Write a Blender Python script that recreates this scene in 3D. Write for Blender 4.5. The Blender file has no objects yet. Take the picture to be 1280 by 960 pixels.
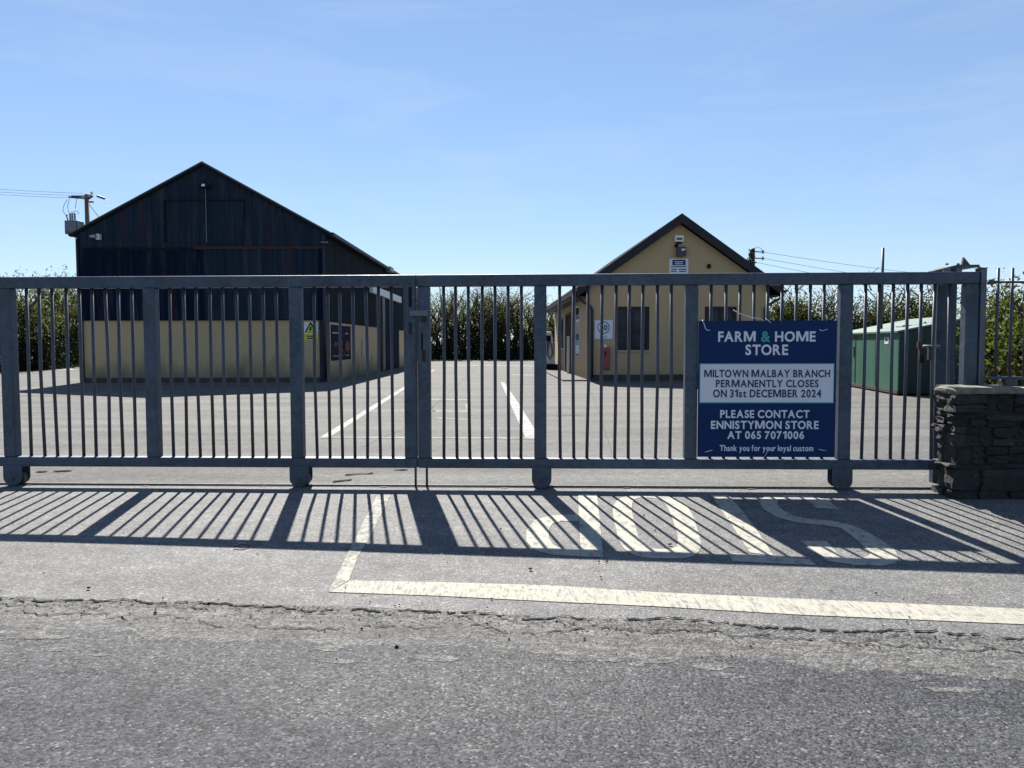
import bpy, bmesh, math, random
import numpy as np
from mathutils import Vector, Matrix

# ------------------------------------------------------------------ camera, sky, sun, exposure
S = bpy.context.scene
COL = S.collection
R = math.radians
CAM_H, PITCH, ROLL, FPX = 1.3, R(2.97), 0.00211, 963.0
SUN_EL, SUN_AZ = R(43.6), R(-11.2)

cd = bpy.data.cameras.new('camera'); cam = bpy.data.objects.new('camera', cd); COL.objects.link(cam)
cam.location = (0, 0, CAM_H); cam.rotation_euler = (R(90) - PITCH, ROLL, 0)
cd.sensor_width = 36; cd.lens = 36 * FPX / 1280; cd.clip_start = .05; cd.clip_end = 3000
S.camera = cam

w = bpy.data.worlds.new('World'); S.world = w; w.use_nodes = True
wt = w.node_tree; bg = wt.nodes['Background']
sky = wt.nodes.new('ShaderNodeTexSky'); sky.sky_type = 'NISHITA'; sky.sun_disc = False
sky.sun_elevation = SUN_EL; sky.sun_rotation = SUN_AZ % (2 * math.pi)
sky.altitude = 20; sky.air_density = 1.0; sky.dust_density = .0; sky.ozone_density = 3.2
gm = wt.nodes.new('ShaderNodeGamma'); gm.inputs[1].default_value = .70            # hazy spring air: softer step from zenith to horizon
tint = wt.nodes.new('ShaderNodeMix'); tint.data_type = 'RGBA'; tint.blend_type = 'MULTIPLY'; tint.inputs[0].default_value = 1; tint.inputs[7].default_value = (1.46, 1.62, 1.88, 1)
tc = wt.nodes.new('ShaderNodeTexCoord'); mp = wt.nodes.new('ShaderNodeMapping'); mp.inputs['Scale'].default_value = (1.2, 1.2, 7); mp.inputs['Rotation'].default_value = (0, .12, 0)
ci = wt.nodes.new('ShaderNodeTexNoise'); ci.inputs['Scale'].default_value = 2.6; ci.inputs['Detail'].default_value = 7; ci.inputs['Roughness'].default_value = .6; ci.inputs['Distortion'].default_value = .7
cr = wt.nodes.new('ShaderNodeMapRange'); cr.inputs[1].default_value = .48; cr.inputs[2].default_value = .85; cr.inputs[3].default_value = 0; cr.inputs[4].default_value = .30
cl_ = wt.nodes.new('ShaderNodeMix'); cl_.data_type = 'RGBA'; cl_.inputs[7].default_value = (5.6, 6.5, 7.3, 1)   # thin high cirrus
for a, b in ((sky.outputs[0], gm.inputs[0]), (gm.outputs[0], tint.inputs[6]), (tc.outputs['Generated'], mp.inputs[0]), (mp.outputs[0], ci.inputs['Vector']),
             (ci.outputs[0], cr.inputs[0]), (cr.outputs[0], cl_.inputs[0]), (tint.outputs[2], cl_.inputs[6]), (cl_.outputs[2], bg.inputs[0])): wt.links.new(a, b)
bg.inputs[1].default_value = .05

sl = bpy.data.lights.new('sun', 'SUN'); sun = bpy.data.objects.new('sun', sl); COL.objects.link(sun)
sl.energy = 5.0; sl.angle = R(.5); sl.color = (1, .95, .87)
sd = Vector((math.sin(SUN_AZ) * math.cos(SUN_EL), math.cos(SUN_AZ) * math.cos(SUN_EL), math.sin(SUN_EL)))
sun.rotation_euler = sd.to_track_quat('Z', 'Y').to_euler(); sun.location = (0, 0, 30)

vs = S.view_settings
vs.view_transform = 'Standard'; vs.look = 'None'; vs.gamma = 1; vs.use_curve_mapping = False; vs.exposure = 1.32

# ------------------------------------------------------------------ measuring helpers
def gate_line(x): return 6.925 - .0375 * x
def zg(x, y):                                   # the road falls away to the right in front of the gate
    t = min(max(0., gate_line(x) - y), 9.)
    u = x + 3.3
    u = u if u > 6 else math.log1p(math.exp(max(u, -20.) * 3)) / 3
    return -.0093 * min(u, 11.) * t

def ray(px, py):
    a, b = (px - 640) / FPX, (480 - py) / FPX
    sr, cr = math.sin(-ROLL), math.cos(ROLL)
    u, v = cr * a - sr * b, sr * a + cr * b
    c, s = math.cos(PITCH), math.sin(PITCH)
    return Vector((u, c + v * s, -s + v * c))
def G(px, py):                                  # ground point
    d = ray(px, py); z = 0.
    for _ in range(30):
        t = (z - CAM_H) / d.z
        z = .5 * z + .5 * zg(d.x * t, d.y * t)
    t = (z - CAM_H) / d.z
    return Vector((d.x * t, d.y * t, z))
def P(px, py, Y):                               # point on a frontal plane at distance Y
    d = ray(px, py); t = Y / d.y
    return Vector((d.x * t, Y, CAM_H + d.z * t))

# ------------------------------------------------------------------ mesh helpers
class MB:
    def __init__(s): s.v = []; s.f = []
    def add(s, vs, fs):
        n = len(s.v); s.v += [tuple(p) for p in vs]; s.f += [tuple(i + n for i in f) for f in fs]; return s
    def box(s, x0, x1, y0, y1, z0, z1, M=None):
        p = [Vector(q) for q in ((x0,y0,z0),(x1,y0,z0),(x1,y1,z0),(x0,y1,z0),(x0,y0,z1),(x1,y0,z1),(x1,y1,z1),(x0,y1,z1))]
        if M: p = [M @ q for q in p]
        return s.add(p, [(3,2,1,0),(4,5,6,7),(0,1,5,4),(1,2,6,5),(2,3,7,6),(3,0,4,7)])
    def hexa(s, p): return s.add(p, [(3,2,1,0),(4,5,6,7),(0,1,5,4),(1,2,6,5),(2,3,7,6),(3,0,4,7)])
    def tube(s, pts, r, n=8, cap=True):
        pts = [Vector(p) for p in pts]; rs = r if isinstance(r, (list, tuple)) else [r] * len(pts)
        vs = []; fs = []; ref = None
        for i, p in enumerate(pts):
            d = (pts[min(i + 1, len(pts) - 1)] - pts[max(i - 1, 0)]).normalized()
            if ref is None: ref = Vector((0, 0, 1)) if abs(d.z) < .9 else Vector((0, 1, 0))
            a = d.cross(ref).normalized(); b = a.cross(d).normalized(); ref = b
            for k in range(n):
                an = 2 * math.pi * k / n
                vs.append(p + (a * math.cos(an) + b * math.sin(an)) * rs[i])
        for i in range(len(pts) - 1):
            for k in range(n):
                k2 = (k + 1) % n
                fs.append((i*n+k, i*n+k2, (i+1)*n+k2, (i+1)*n+k))
        if cap: fs += [tuple(range(n - 1, -1, -1)), tuple(range((len(pts)-1)*n, len(pts)*n))]
        return s.add(vs, fs)
    def prism(s, poly, y0, y1):                 # polygon in x,z extruded along y
        n = len(poly)
        vs = [(x, y0, z) for x, z in poly] + [(x, y1, z) for x, z in poly]
        fs = [tuple(range(n)), tuple(range(2*n - 1, n - 1, -1))]
        fs += [(i, i + n, (i + 1) % n + n, (i + 1) % n) for i in range(n)]
        return s.add(vs, fs)
    def prism_x(s, poly, x0, x1):               # polygon in y,z extruded along x
        n = len(poly)
        vs = [(x0, y, z) for y, z in poly] + [(x1, y, z) for y, z in poly]
        fs = [tuple(range(n - 1, -1, -1)), tuple(range(n, 2*n))]
        fs += [((i + 1) % n, (i + 1) % n + n, i + n, i) for i in range(n)]
        return s.add(vs, fs)
    def strip(s, A, B, nu=3, dz=.012, sub=2):   # painted strip between two ground polylines
        A2, B2 = [], []
        for i in range(len(A) - 1):
            for k in range(sub):
                A2.append(A[i].lerp(A[i+1], k/sub)); B2.append(B[i].lerp(B[i+1], k/sub))
        A2.append(A[-1]); B2.append(B[-1]); vs = []; fs = []
        for a, b in zip(A2, B2):
            for k in range(nu + 1):
                q = a.lerp(b, k/nu); vs.append((q.x, q.y, zg(q.x, q.y) + dz))
        m = nu + 1
        for i in range(len(A2) - 1):
            for k in range(nu): fs.append((i*m+k, i*m+k+1, (i+1)*m+k+1, (i+1)*m+k))
        return s.add(vs, fs)
    def build(s, name, mat, parent=None, smooth=False, bevel=0, world=True, upfix=False, solid=0):
        me = bpy.data.meshes.new(name)
        off = Vector((0, 0, 0))
        if parent is not None and world:
            q = parent
            while q is not None: off += q.location; q = q.parent
        me.from_pydata([tuple(Vector(p) - off) for p in s.v], [], s.f)
        bm = bmesh.new(); bm.from_mesh(me)
        if upfix:
            bm.normal_update()
            for f in bm.faces:
                if f.normal.z < 0: f.normal_flip()
        else: bmesh.ops.recalc_face_normals(bm, faces=bm.faces)
        bm.to_mesh(me); bm.free()
        return link(name, me, mat, parent, smooth, bevel)

def link(name, me, mat, parent=None, smooth=False, bevel=0):
    o = bpy.data.objects.new(name, me); COL.objects.link(o)
    if mat: me.materials.append(mat)
    if parent: o.parent = parent
    if smooth: me.polygons.foreach_set('use_smooth', [True] * len(me.polygons))
    if bevel:
        b = o.modifiers.new('bevel', 'BEVEL'); b.width = bevel; b.segments = 2; b.limit_method = 'ANGLE'; b.angle_limit = R(40)
    return o
def tag(o, label, cat, group=None):
    o['label'] = label; o['category'] = cat
    if group: o['group'] = group
    return o
def kind(o, k): o['kind'] = k; return o
def thing(name, label, cat, loc=(0,0,0), rz=0, group=None):
    o = bpy.data.objects.new(name, None); COL.objects.link(o); o.empty_display_size = .2
    o.location = loc; o.rotation_euler = (0, 0, rz)
    return tag(o, label, cat, group)

_gl = {}
def glyph(ch, bold):
    """outline of one capital, digit or small letter as verts + faces in cap-height units"""
    if (ch, bold) in _gl: return _gl[ch, bold]
    if ch == 'M':
        st = .135 + bold * 1.6; W_ = .93; h = .72
        pts = [(0,0), (st,0), (st,h*.66), (W_/2 - .075,0), (W_/2 + .075,0), (W_-st,h*.66), (W_-st,0), (W_,0), (W_,h), (W_-st*1.30,h), (W_/2,h*.27), (st*1.30,h), (0,h)]
        fs = [(0,1,2,11,12), (2,3,10,11), (3,4,10), (4,5,9,10), (5,6,7,8,9)]
        vs_ = [(x, y, z) for z in (0., .01) for x, y in pts]; n = len(pts)
        fs = [tuple(i + n for i in f) for f in fs] + [f[::-1] for f in fs]
        _gl[ch, bold] = (np.array(vs_), fs); return _gl[ch, bold]
    if ch == '1':
        st = .15 + bold * 1.6; pts = [(.18,0), (.18+st,0), (.18+st,.72), (.18+st*.25,.72), (-.02,.565), (.06,.455), (.18,.54)]
        n = 7; fs = [(0,1,2,6), (2,3,6), (3,4,5,6)]
        vs_ = [(x, y, z) for z in (0., .01) for x, y in pts]
        fs = [tuple(i + n for i in f) for f in fs] + [f[::-1] for f in fs]
        _gl[ch, bold] = (np.array(vs_), fs); return _gl[ch, bold]
    c = bpy.data.curves.new('t', 'FONT'); c.body = ch; c.size = 1; c.offset = bold; c.extrude = .004; c.resolution_u = 5
    o = bpy.data.objects.new('t', c); COL.objects.link(o)
    dg = bpy.context.evaluated_depsgraph_get(); dg.update()
    me = bpy.data.meshes.new_from_object(o.evaluated_get(dg)); bpy.data.objects.remove(o)
    n = len(me.vertices); co = np.empty(n * 3, dtype=np.float32); me.vertices.foreach_get('co', co)
    fs = [tuple(p.vertices) for p in me.polygons]; bpy.data.meshes.remove(me)
    _gl[ch, bold] = (co.reshape(-1, 3).astype(float), fs); return _gl[ch, bold]
def text_mesh(body, x0, x1, z0, z1, y, bold=.0, spacing=.10):
    """lettering standing on a vertical plane facing -Y, set letter by letter and fitted into the given box"""
    cur = 0.; V = []; F = []; prev = ''
    for ch in body:
        if ch == ' ': cur += .27; prev = ''; continue
        co, fs = glyph(ch, bold); mn = co.min(0); mx = co.max(0)
        if prev and (prev + ch in ('AT', 'TA', 'LY', 'AY', 'YM', 'LT', 'TO', 'RY', 'TY', 'FA', 'PA', 'FO')): cur -= .05
        c2 = co.copy(); c2[:, 0] += cur - mn[0]; n = sum(len(v) for v in V); V.append(c2)
        F += [tuple(i + n for i in f) for f in fs]; cur += mx[0] - mn[0] + spacing; prev = ch
    co = np.concatenate(V); mn, mx = co.min(0), co.max(0); new = np.empty_like(co)
    new[:, 0] = x0 + (co[:, 0] - mn[0]) / (mx[0] - mn[0]) * (x1 - x0)
    new[:, 2] = z0 + (co[:, 1] - mn[1]) / (mx[1] - mn[1]) * (z1 - z0)
    new[:, 1] = y - .0015 * (co[:, 2] > .001)
    me = bpy.data.meshes.new('lettering'); me.from_pydata([tuple(p) for p in new], [], F); me.update()
    return me

# ------------------------------------------------------------------ materials
def nodes(name):
    m = bpy.data.materials.new(name); m.use_nodes = True
    nt = m.node_tree; b = nt.nodes['Principled BSDF']
    return m, nt, b
def coords(nt, scale=(1,1,1)):
    t = nt.nodes.new('ShaderNodeTexCoord'); mp = nt.nodes.new('ShaderNodeMapping')
    mp.inputs['Scale'].default_value = scale; nt.links.new(t.outputs['Object'], mp.inputs[0]); return mp.outputs[0]
def noise(nt, vec, scale, detail=4, rough=.55, dist=0.):
    n = nt.nodes.new('ShaderNodeTexNoise'); n.inputs['Scale'].default_value = scale
    n.inputs['Detail'].default_value = detail; n.inputs['Roughness'].default_value = rough; n.inputs['Distortion'].default_value = dist
    nt.links.new(vec, n.inputs['Vector']); return n.outputs[0]
def ramp(nt, fac, stops, interp='LINEAR'):
    r = nt.nodes.new('ShaderNodeValToRGB'); r.color_ramp.interpolation = interp
    e = r.color_ramp.elements
    while len(e) < len(stops): e.new(.5)
    for el, (p, c) in zip(e, stops):
        el.position = p; el.color = (c, c, c, 1) if isinstance(c, (int, float)) else (*c, 1)
    nt.links.new(fac, r.inputs[0]); return r.outputs[0]
def mix(nt, fac, a, b, mode='MIX'):
    m = nt.nodes.new('ShaderNodeMix'); m.data_type = 'RGBA'; m.blend_type = mode
    for i, v in ((0, fac), (6, a), (7, b)):
        sock = m.inputs[i]
        if isinstance(v, bpy.types.NodeSocket): nt.links.new(v, sock)
        elif isinstance(v, (int, float)): sock.default_value = v if i == 0 else (v, v, v, 1)
        else: sock.default_value = (*v, 1)
    return m.outputs[2]
def math_(nt, op, a, b=0.):
    m = nt.nodes.new('ShaderNodeMath'); m.operation = op
    for i, v in enumerate((a, b)):
        if isinstance(v, bpy.types.NodeSocket): nt.links.new(v, m.inputs[i])
        else: m.inputs[i].default_value = v
    return m.outputs[0]
def bump(nt, b, h, strength=.4, dist=.01):
    n = nt.nodes.new('ShaderNodeBump'); n.inputs['Strength'].default_value = strength; n.inputs['Distance'].default_value = dist
    nt.links.new(h, n.inputs['Height']); nt.links.new(n.outputs[0], b.inputs['Normal'])
def simple(name, c1, c2=None, rough=.6, metal=0., scale=6, sc=(1,1,1), lo=.35, hi=.65, bmp=0., spec=.5, detail=5):
    m, nt, b = nodes(name)
    b.inputs['Roughness'].default_value = rough; b.inputs['Metallic'].default_value = metal
    b.inputs['Specular IOR Level'].default_value = spec
    v = coords(nt, sc); f = noise(nt, v, scale, detail)
    nt.links.new(ramp(nt, f, [(lo, c1), (hi, c2 or tuple(x * .8 for x in c1))]), b.inputs['Base Color'])
    if bmp: bump(nt, b, noise(nt, v, scale * 6, 3), bmp, .005)
    return m

def stone_mat(name, size, cols, patch, rough, bs, bd, speck=.0, spec=.5, patch_sc=(.5, 1.6, 1), fine=1., sheen=(.8, .22), dark=0.):
    """rolled aggregate: one colour per stone, larger worn patches, relief"""
    m, nt, b = nodes(name)
    v = coords(nt)
    vo = nt.nodes.new('ShaderNodeTexVoronoi'); vo.inputs['Scale'].default_value = 1 / size; nt.links.new(v, vo.inputs['Vector'])
    sep = nt.nodes.new('ShaderNodeSeparateColor'); nt.links.new(vo.outputs['Color'], sep.inputs[0])
    base = ramp(nt, sep.outputs[0], cols)
    big = noise(nt, coords(nt, patch_sc), 1.3, 6, .65)
    base = mix(nt, 1., base, ramp(nt, big, [(.3, patch[0]), (.7, patch[1])]), 'MULTIPLY')
    mid = noise(nt, v, 9, 5, .7)
    base = mix(nt, fine, base, ramp(nt, mid, [(.3, .72), (.7, 1.22)]), 'MULTIPLY')
    if speck:
        sp = noise(nt, v, 34, 2, .5)
        base = mix(nt, ramp(nt, sp, [(.70, 0.), (.76, speck)]), base, .03)
    if dark:
        base = mix(nt, ramp(nt, noise(nt, coords(nt, (2.2, 9, 1)), 3.2, 7, .75), [(.50, 0.), (.60, dark)]), base, .022)
    nt.links.new(base, b.inputs['Base Color'])
    b.inputs['Roughness'].default_value = sheen[0]; b.inputs['Specular IOR Level'].default_value = sheen[1]
    h = math_(nt, 'ADD', math_(nt, 'MULTIPLY', vo.outputs['Distance'], -1.), math_(nt, 'MULTIPLY', sep.outputs[1], .5))
    bump(nt, b, h, bs, bd)
    return m

M = {}
M['yard'] = stone_mat('yard_concrete', .016, [(0, (.086,.085,.083)), (.5, (.118,.117,.112)), (1, (.158,.155,.148))], ((.60,.60,.61), (1.2,1.19,1.16)), .62, .25, .003, speck=.3, patch_sc=(.12, .8, 1), fine=.9, sheen=(.85, .12))
M['apron'] = stone_mat('worn_asphalt', .009, [(0, (.085,.085,.086)), (.55, (.135,.135,.134)), (.9, (.185,.184,.18)), (1, (.29,.285,.275))], ((.74,.74,.75), (1.12,1.11,1.09)), .6, .5, .004, speck=.6, fine=.9, patch_sc=(.6, 1.3, 1))
M['road'] = stone_mat('chip_seal', .0095, [(0, (.008,.008,.010)), (.10, (.026,.027,.030)), (.5, (.055,.057,.063)), (.86, (.084,.087,.094)), (.965, (.125,.126,.13)), (1, (.19,.19,.185))], ((.58,.60,.66), (1.30,1.26,1.20)), .55, .5, .004, speck=.7, fine=1., sheen=(.75, .15), patch_sc=(.3, .9, 1))  # the few lightest stones have sun glints put into their colour
M['margin'] = stone_mat('broken_margin', .0105, [(0, (.04,.04,.04)), (.25, (.08,.08,.081)), (.6, (.118,.117,.115)), (1, (.20,.196,.19))], ((.70,.70,.71), (1.15,1.14,1.1)), .65, .5, .006, speck=.8, patch_sc=(.9, 5., 1), fine=1., dark=.6)
M['field'] = simple('rough_field', (.05,.075,.025), (.10,.095,.05), .9, scale=.8)
M['crack'] = simple('crack_filler', (.018,.018,.02), (.04,.04,.04), .95, scale=30, spec=.05)

def paint_mat(name, streak, lo=.36):
    m, nt, b = nodes(name)
    v = coords(nt)
    f = noise(nt, v, 22, 6, .75)
    g = noise(nt, coords(nt, streak), 14, 4, .7)
    k = math_(nt, 'ADD', math_(nt, 'MULTIPLY', f, .45), math_(nt, 'MULTIPLY', g, .55))
    col = mix(nt, ramp(nt, k, [(lo, 0.), (lo + .13, 1.)]), (.15,.15,.145), mix(nt, noise(nt, v, 3, 4), (.315,.30,.25), (.375,.36,.305)))
    nt.links.new(col, b.inputs['Base Color']); b.inputs['Roughness'].default_value = .85; b.inputs['Specular IOR Level'].default_value = .2
    bump(nt, b, f, .3, .004)
    return m
M['stop_paint'] = paint_mat('thermoplastic_paint', (6, .7, 1), .385)
M['letter_paint'] = paint_mat('worn_road_paint', (1.3, .8, 1), .375)
M['faded_paint'] = paint_mat('faded_road_paint', (1.3, .8, 1), .43)
M['yard_paint'] = simple('yard_line_paint', (.38,.38,.37), (.25,.25,.245), .95, scale=3, lo=.3, hi=.7, spec=.05)
M['faint_paint'] = simple('faded_line_paint', (.30,.30,.295), (.19,.19,.186), .95, scale=5, lo=.35, hi=.6, spec=.05)

def galv(name, a, bcol, rough=.5, metal=.35, rust=0.):
    m, nt, b = nodes(name)
    v = coords(nt)
    f = math_(nt, 'ADD', math_(nt, 'MULTIPLY', noise(nt, v, 14, 6, .75, .8), .6), math_(nt, 'MULTIPLY', noise(nt, v, 2.2, 4, .6), .4)); g = noise(nt, v, 70, 3)
    c = mix(nt, ramp(nt, f, [(.38, 0.), (.62, 1.)]), a, bcol)
    c = mix(nt, ramp(nt, g, [(.62, 0.), (.75, .35)]), c, (.10,.13,.17))
    nt.links.new(c, b.inputs['Base Color']); b.inputs['Metallic'].default_value = metal
    nt.links.new(ramp(nt, f, [(.3, rough - .08), (.7, rough + .15)]), b.inputs['Roughness'])
    if rust:
        rn = noise(nt, coords(nt, (3, 3, .7)), 2.3, 6, .7)
        c = mix(nt, ramp(nt, rn, [(.52, 0.), (.68, rust)]), c, (.06,.028,.02)); nt.links.new(c, b.inputs['Base Color'])
    bump(nt, b, g, .06, .002)
    return m
M['galv'] = galv('weathered_galvanised_steel', (.025,.039,.062), (.078,.104,.142), rust=.25)
M['galv_bar'] = galv('galvanised_bar', (.045,.052,.07), (.075,.083,.104), .5, rust=.55)
M['galv_light'] = galv('bright_galvanised_post', (.10,.115,.14), (.14,.158,.185))
M['dark_steel'] = simple('dark_steel', (.05,.05,.055), (.09,.085,.085), .5, .5, scale=20)
M['rust'] = simple('rusted_steel', (.055,.02,.013), (.02,.014,.015), .8, .1, scale=18)
M['rubber'] = simple('black_wheel', (.02,.02,.02), (.035,.035,.035), .6, scale=10)
M['white_tie'] = simple('white_nylon', (.75,.76,.78), (.65,.66,.68), .4, scale=20)

# sign faces
M['sign_blue'] = simple('sign_blue', (.001,.019,.088), (.0015,.023,.10), .55, scale=2, spec=.2)
M['sign_white'] = simple('sign_white', (.62,.64,.70), (.57,.59,.66), .35, scale=3)
M['sign_teal'] = simple('sign_teal', (.02,.28,.27), (.025,.31,.29), .4, scale=3)
M['sign_text'] = simple('sign_lettering', (.66,.69,.74), (.62,.65,.71), .4, scale=3)
M['sign_navy'] = simple('sign_navy_text', (.008,.02,.08), (.01,.025,.09), .4, scale=3)
M['yellow'] = simple('warning_yellow', (.62,.52,.03), (.55,.46,.03), .5, scale=8)
M['black'] = simple('matt_black', (.008,.008,.010), (.014,.014,.017), .8, scale=10, spec=.1)
M['red'] = simple('faded_red', (.30,.05,.045), (.22,.04,.04), .5, scale=8)
M['white'] = simple('white_plastic', (.70,.71,.72), (.62,.63,.64), .5, scale=8)
M['grey'] = simple('grey_enamel', (.30,.31,.32), (.24,.25,.26), .5, scale=5)
M['plastic_brown'] = simple('brown_fascia', (.016,.013,.019), (.026,.021,.026), .55, scale=4, spec=.25)
M['dark_pipe'] = simple('dark_downpipe', (.012,.012,.016), (.02,.02,.025), .5, scale=4)

def clad(name, a, b2, axis, rust=0., pale=0.):
    """profiled sheet, ribs along one horizontal axis, vertical weather streaks"""
    m, nt, b = nodes(name)
    st = (3, 3, .12)
    c = mix(nt, ramp(nt, noise(nt, coords(nt, st), 2.2, 6, .7), [(.3, 0.), (.72, 1.)]), a, b2)
    if pale:
        c = mix(nt, ramp(nt, noise(nt, coords(nt, (2.6, 2.6, .16)), 1.6, 6, .75), [(.50, 0.), (.68, pale)]), c, (.055,.066,.078))
    if rust:
        c = mix(nt, ramp(nt, noise(nt, coords(nt, (2.5, 2.5, .2)), 1.1, 5, .7), [(.575, 0.), (.66, rust)]), c, (.075,.028,.022))
    nt.links.new(c, b.inputs['Base Color']); b.inputs['Roughness'].default_value = .7; b.inputs['Specular IOR Level'].default_value = .02
    wv = nt.nodes.new('ShaderNodeTexWave'); wv.wave_type = 'BANDS'; wv.bands_direction = axis
    wv.inputs['Scale'].default_value = 1.55; nt.links.new(coords(nt), wv.inputs['Vector'])
    bump(nt, b, wv.outputs[1], .9, .03)
    return m
M['clad_front'] = clad('navy_cladding', (.010,.018,.033), (.024,.036,.054), 'X', .7, .6)
M['clad_low'] = clad('dark_navy_cladding', (.0035,.009,.024), (.007,.014,.032), 'X', .3, .5)
M['clad_side'] = clad('weathered_navy_cladding', (.006,.011,.016), (.011,.017,.022), 'Y', .3, .5)
M['roof'] = clad('grey_roof_sheet', (.10,.105,.10), (.16,.16,.15), 'Y', .2, .3)

def render_mat(name, a, b2, stain, top):
    """painted render with algae and splash dirt near the ground and thin runs"""
    m, nt, b = nodes(name)
    v = coords(nt)
    c = mix(nt, noise(nt, v, 1.2, 6, .6), a, b2)
    c = mix(nt, ramp(nt, noise(nt, coords(nt, (4, 4, .3)), 1.5, 5, .7), [(.55, 0.), (.8, .35)]), c, tuple(x * .55 for x in a))
    geo = nt.nodes.new('ShaderNodeNewGeometry'); sx = nt.nodes.new('ShaderNodeSeparateXYZ'); nt.links.new(geo.outputs['Position'], sx.inputs[0])
    e = math_(nt, 'SUBTRACT', math_(nt, 'MULTIPLY', noise(nt, coords(nt, (1, 1, .5)), 1.3, 6, .65), top * 2.2), sx.outputs[2])
    c = mix(nt, ramp(nt, e, [(.0, 0.), (.9, .85)]), c, stain)
    nt.links.new(c, b.inputs['Base Color']); b.inputs['Roughness'].default_value = .85
    bump(nt, b, noise(nt, v, 60, 3), .25, .006)
    return m
M['block'] = render_mat('cream_blockwork', (.49,.36,.205), (.42,.31,.178), (.055,.075,.035), .75)
M['render'] = render_mat('cream_render', (.47,.328,.182), (.41,.288,.162), (.10,.085,.045), .35)
M['plinth'] = simple('dark_plinth', (.05,.05,.045), (.03,.035,.028), .8, scale=4)  # dark band along the foot of the walls, also the pebbles

m, nt, b = nodes('window_glass'); M['glass'] = m
nt.links.new(ramp(nt, noise(nt, coords(nt), 2.5, 4, .7), [(.35, (.012,.015,.02)), (.7, (.045,.052,.06))]), b.inputs['Base Color'])  # lighter bluish patches paint reflections into the pane colour
b.inputs['Roughness'].default_value = .12; b.inputs['Specular IOR Level'].default_value = .1
m, nt, b = nodes('poster_print'); M['poster'] = m
c = ramp(nt, noise(nt, coords(nt, (1, 2, 1)), 3.2, 3, .6), [(.36, (.004,.006,.028)), (.52, (.008,.010,.035)), (.60, (.06,.03,.02)), (.72, (.10,.09,.09))])
nt.links.new(c, b.inputs['Base Color']); b.inputs['Roughness'].default_value = .7; b.inputs['Specular IOR Level'].default_value = .02
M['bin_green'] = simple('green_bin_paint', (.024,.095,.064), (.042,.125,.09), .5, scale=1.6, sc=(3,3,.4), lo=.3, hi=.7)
M['bin_shaded'] = simple('shaded_bin_green', (.004,.017,.016), (.007,.024,.021), .55, scale=1.6, sc=(2,2,.5))  # the bin green darkened in colour for the end that lies in shade
M['bin_lid'] = simple('pale_green_lid', (.065,.135,.108), (.10,.14,.118), .55, scale=1.4, lo=.35, hi=.6)  # a paler green than the side panels
M['wood'] = simple('creosoted_pole', (.10,.075,.05), (.16,.12,.085), .8, scale=4, sc=(6,6,.4))
M['transformer'] = simple('grey_transformer', (.14,.16,.18), (.10,.12,.14), .5, scale=3)
M['ceramic'] = simple('grey_insulator', (.25,.26,.28), (.2,.21,.23), .3, scale=5)
M['wire'] = simple('wire', (.14,.15,.17), (.17,.18,.20), .5, scale=2)

m, nt, b = nodes('rough_stone'); M['stone'] = m
v = coords(nt)
vo = nt.nodes.new('ShaderNodeTexVoronoi'); vo.inputs['Scale'].default_value = 7; nt.links.new(v, vo.inputs['Vector'])
geo = nt.nodes.new('ShaderNodeNewGeometry')
c = ramp(nt, geo.outputs['Random Per Island'], [(0, (.011,.013,.014)), (.5, (.022,.024,.024)), (1, (.042,.041,.038))])
c = mix(nt, 1., c, ramp(nt, noise(nt, v, 12, 7, .75), [(.28, .35), (.7, 1.5)]), 'MULTIPLY')
c = mix(nt, ramp(nt, noise(nt, v, 2.4, 6, .7), [(.47, 0.), (.60, .85)]), c, (.014,.016,.015))
c = mix(nt, ramp(nt, noise(nt, v, 30, 3), [(.68, 0.), (.74, .7)]), c, (.16,.16,.145))
nt.links.new(c, b.inputs['Base Color']); b.inputs['Roughness'].default_value = .85
bump(nt, b, noise(nt, v, 18, 8, .7), .9, .03)
M['mortar'] = simple('dark_joint', (.02,.02,.02), (.035,.034,.032), .9, scale=20)
m, nt, b = nodes('lichen_cap'); M['cap'] = m
v = coords(nt)
c = ramp(nt, noise(nt, v, 9, 7, .75), [(.32, (.06,.06,.05)), (.5, (.16,.155,.125)), (.68, (.30,.29,.235))])
nt.links.new(c, b.inputs['Base Color']); b.inputs['Roughness'].default_value = .9; bump(nt, b, noise(nt, v, 20, 7, .7), .8, .02)

def leaf_mat(name, cols, trans):
    m = bpy.data.materials.new(name); m.use_nodes = True; nt = m.node_tree
    b = nt.nodes['Principled BSDF']; out = nt.nodes['Material Output']
    geo = nt.nodes.new('ShaderNodeNewGeometry')
    c = ramp(nt, geo.outputs['Random Per Island'], cols)
    nt.links.new(c, b.inputs['Base Color']); b.inputs['Roughness'].default_value = .7; b.inputs['Specular IOR Level'].default_value = .12
    tr = nt.nodes.new('ShaderNodeBsdfTranslucent')
    nt.links.new(mix(nt, 1., c, (2.0, 2.0, 1.0), 'MULTIPLY'), tr.inputs[0])
    ms = nt.nodes.new('ShaderNodeMixShader'); ms.inputs[0].default_value = trans
    nt.links.new(b.outputs[0], ms.inputs[1]); nt.links.new(tr.outputs[0], ms.inputs[2]); nt.links.new(ms.outputs[0], out.inputs[0])
    return m
M['leaf_grey'] = leaf_mat('willow_leaf', [(0, (.035,.042,.022)), (.5, (.068,.077,.04)), (.85, (.10,.108,.062)), (1, (.14,.132,.095))], .4)
M['leaf_green'] = leaf_mat('hedge_leaf', [(0, (.018,.027,.008)), (.5, (.036,.048,.014)), (.85, (.068,.08,.022)), (1, (.10,.092,.03))], .4)
M['leaf_dark'] = leaf_mat('ivy_leaf', [(0, (.008,.013,.006)), (.6, (.017,.025,.010)), (1, (.032,.038,.018))], .16)
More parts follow.
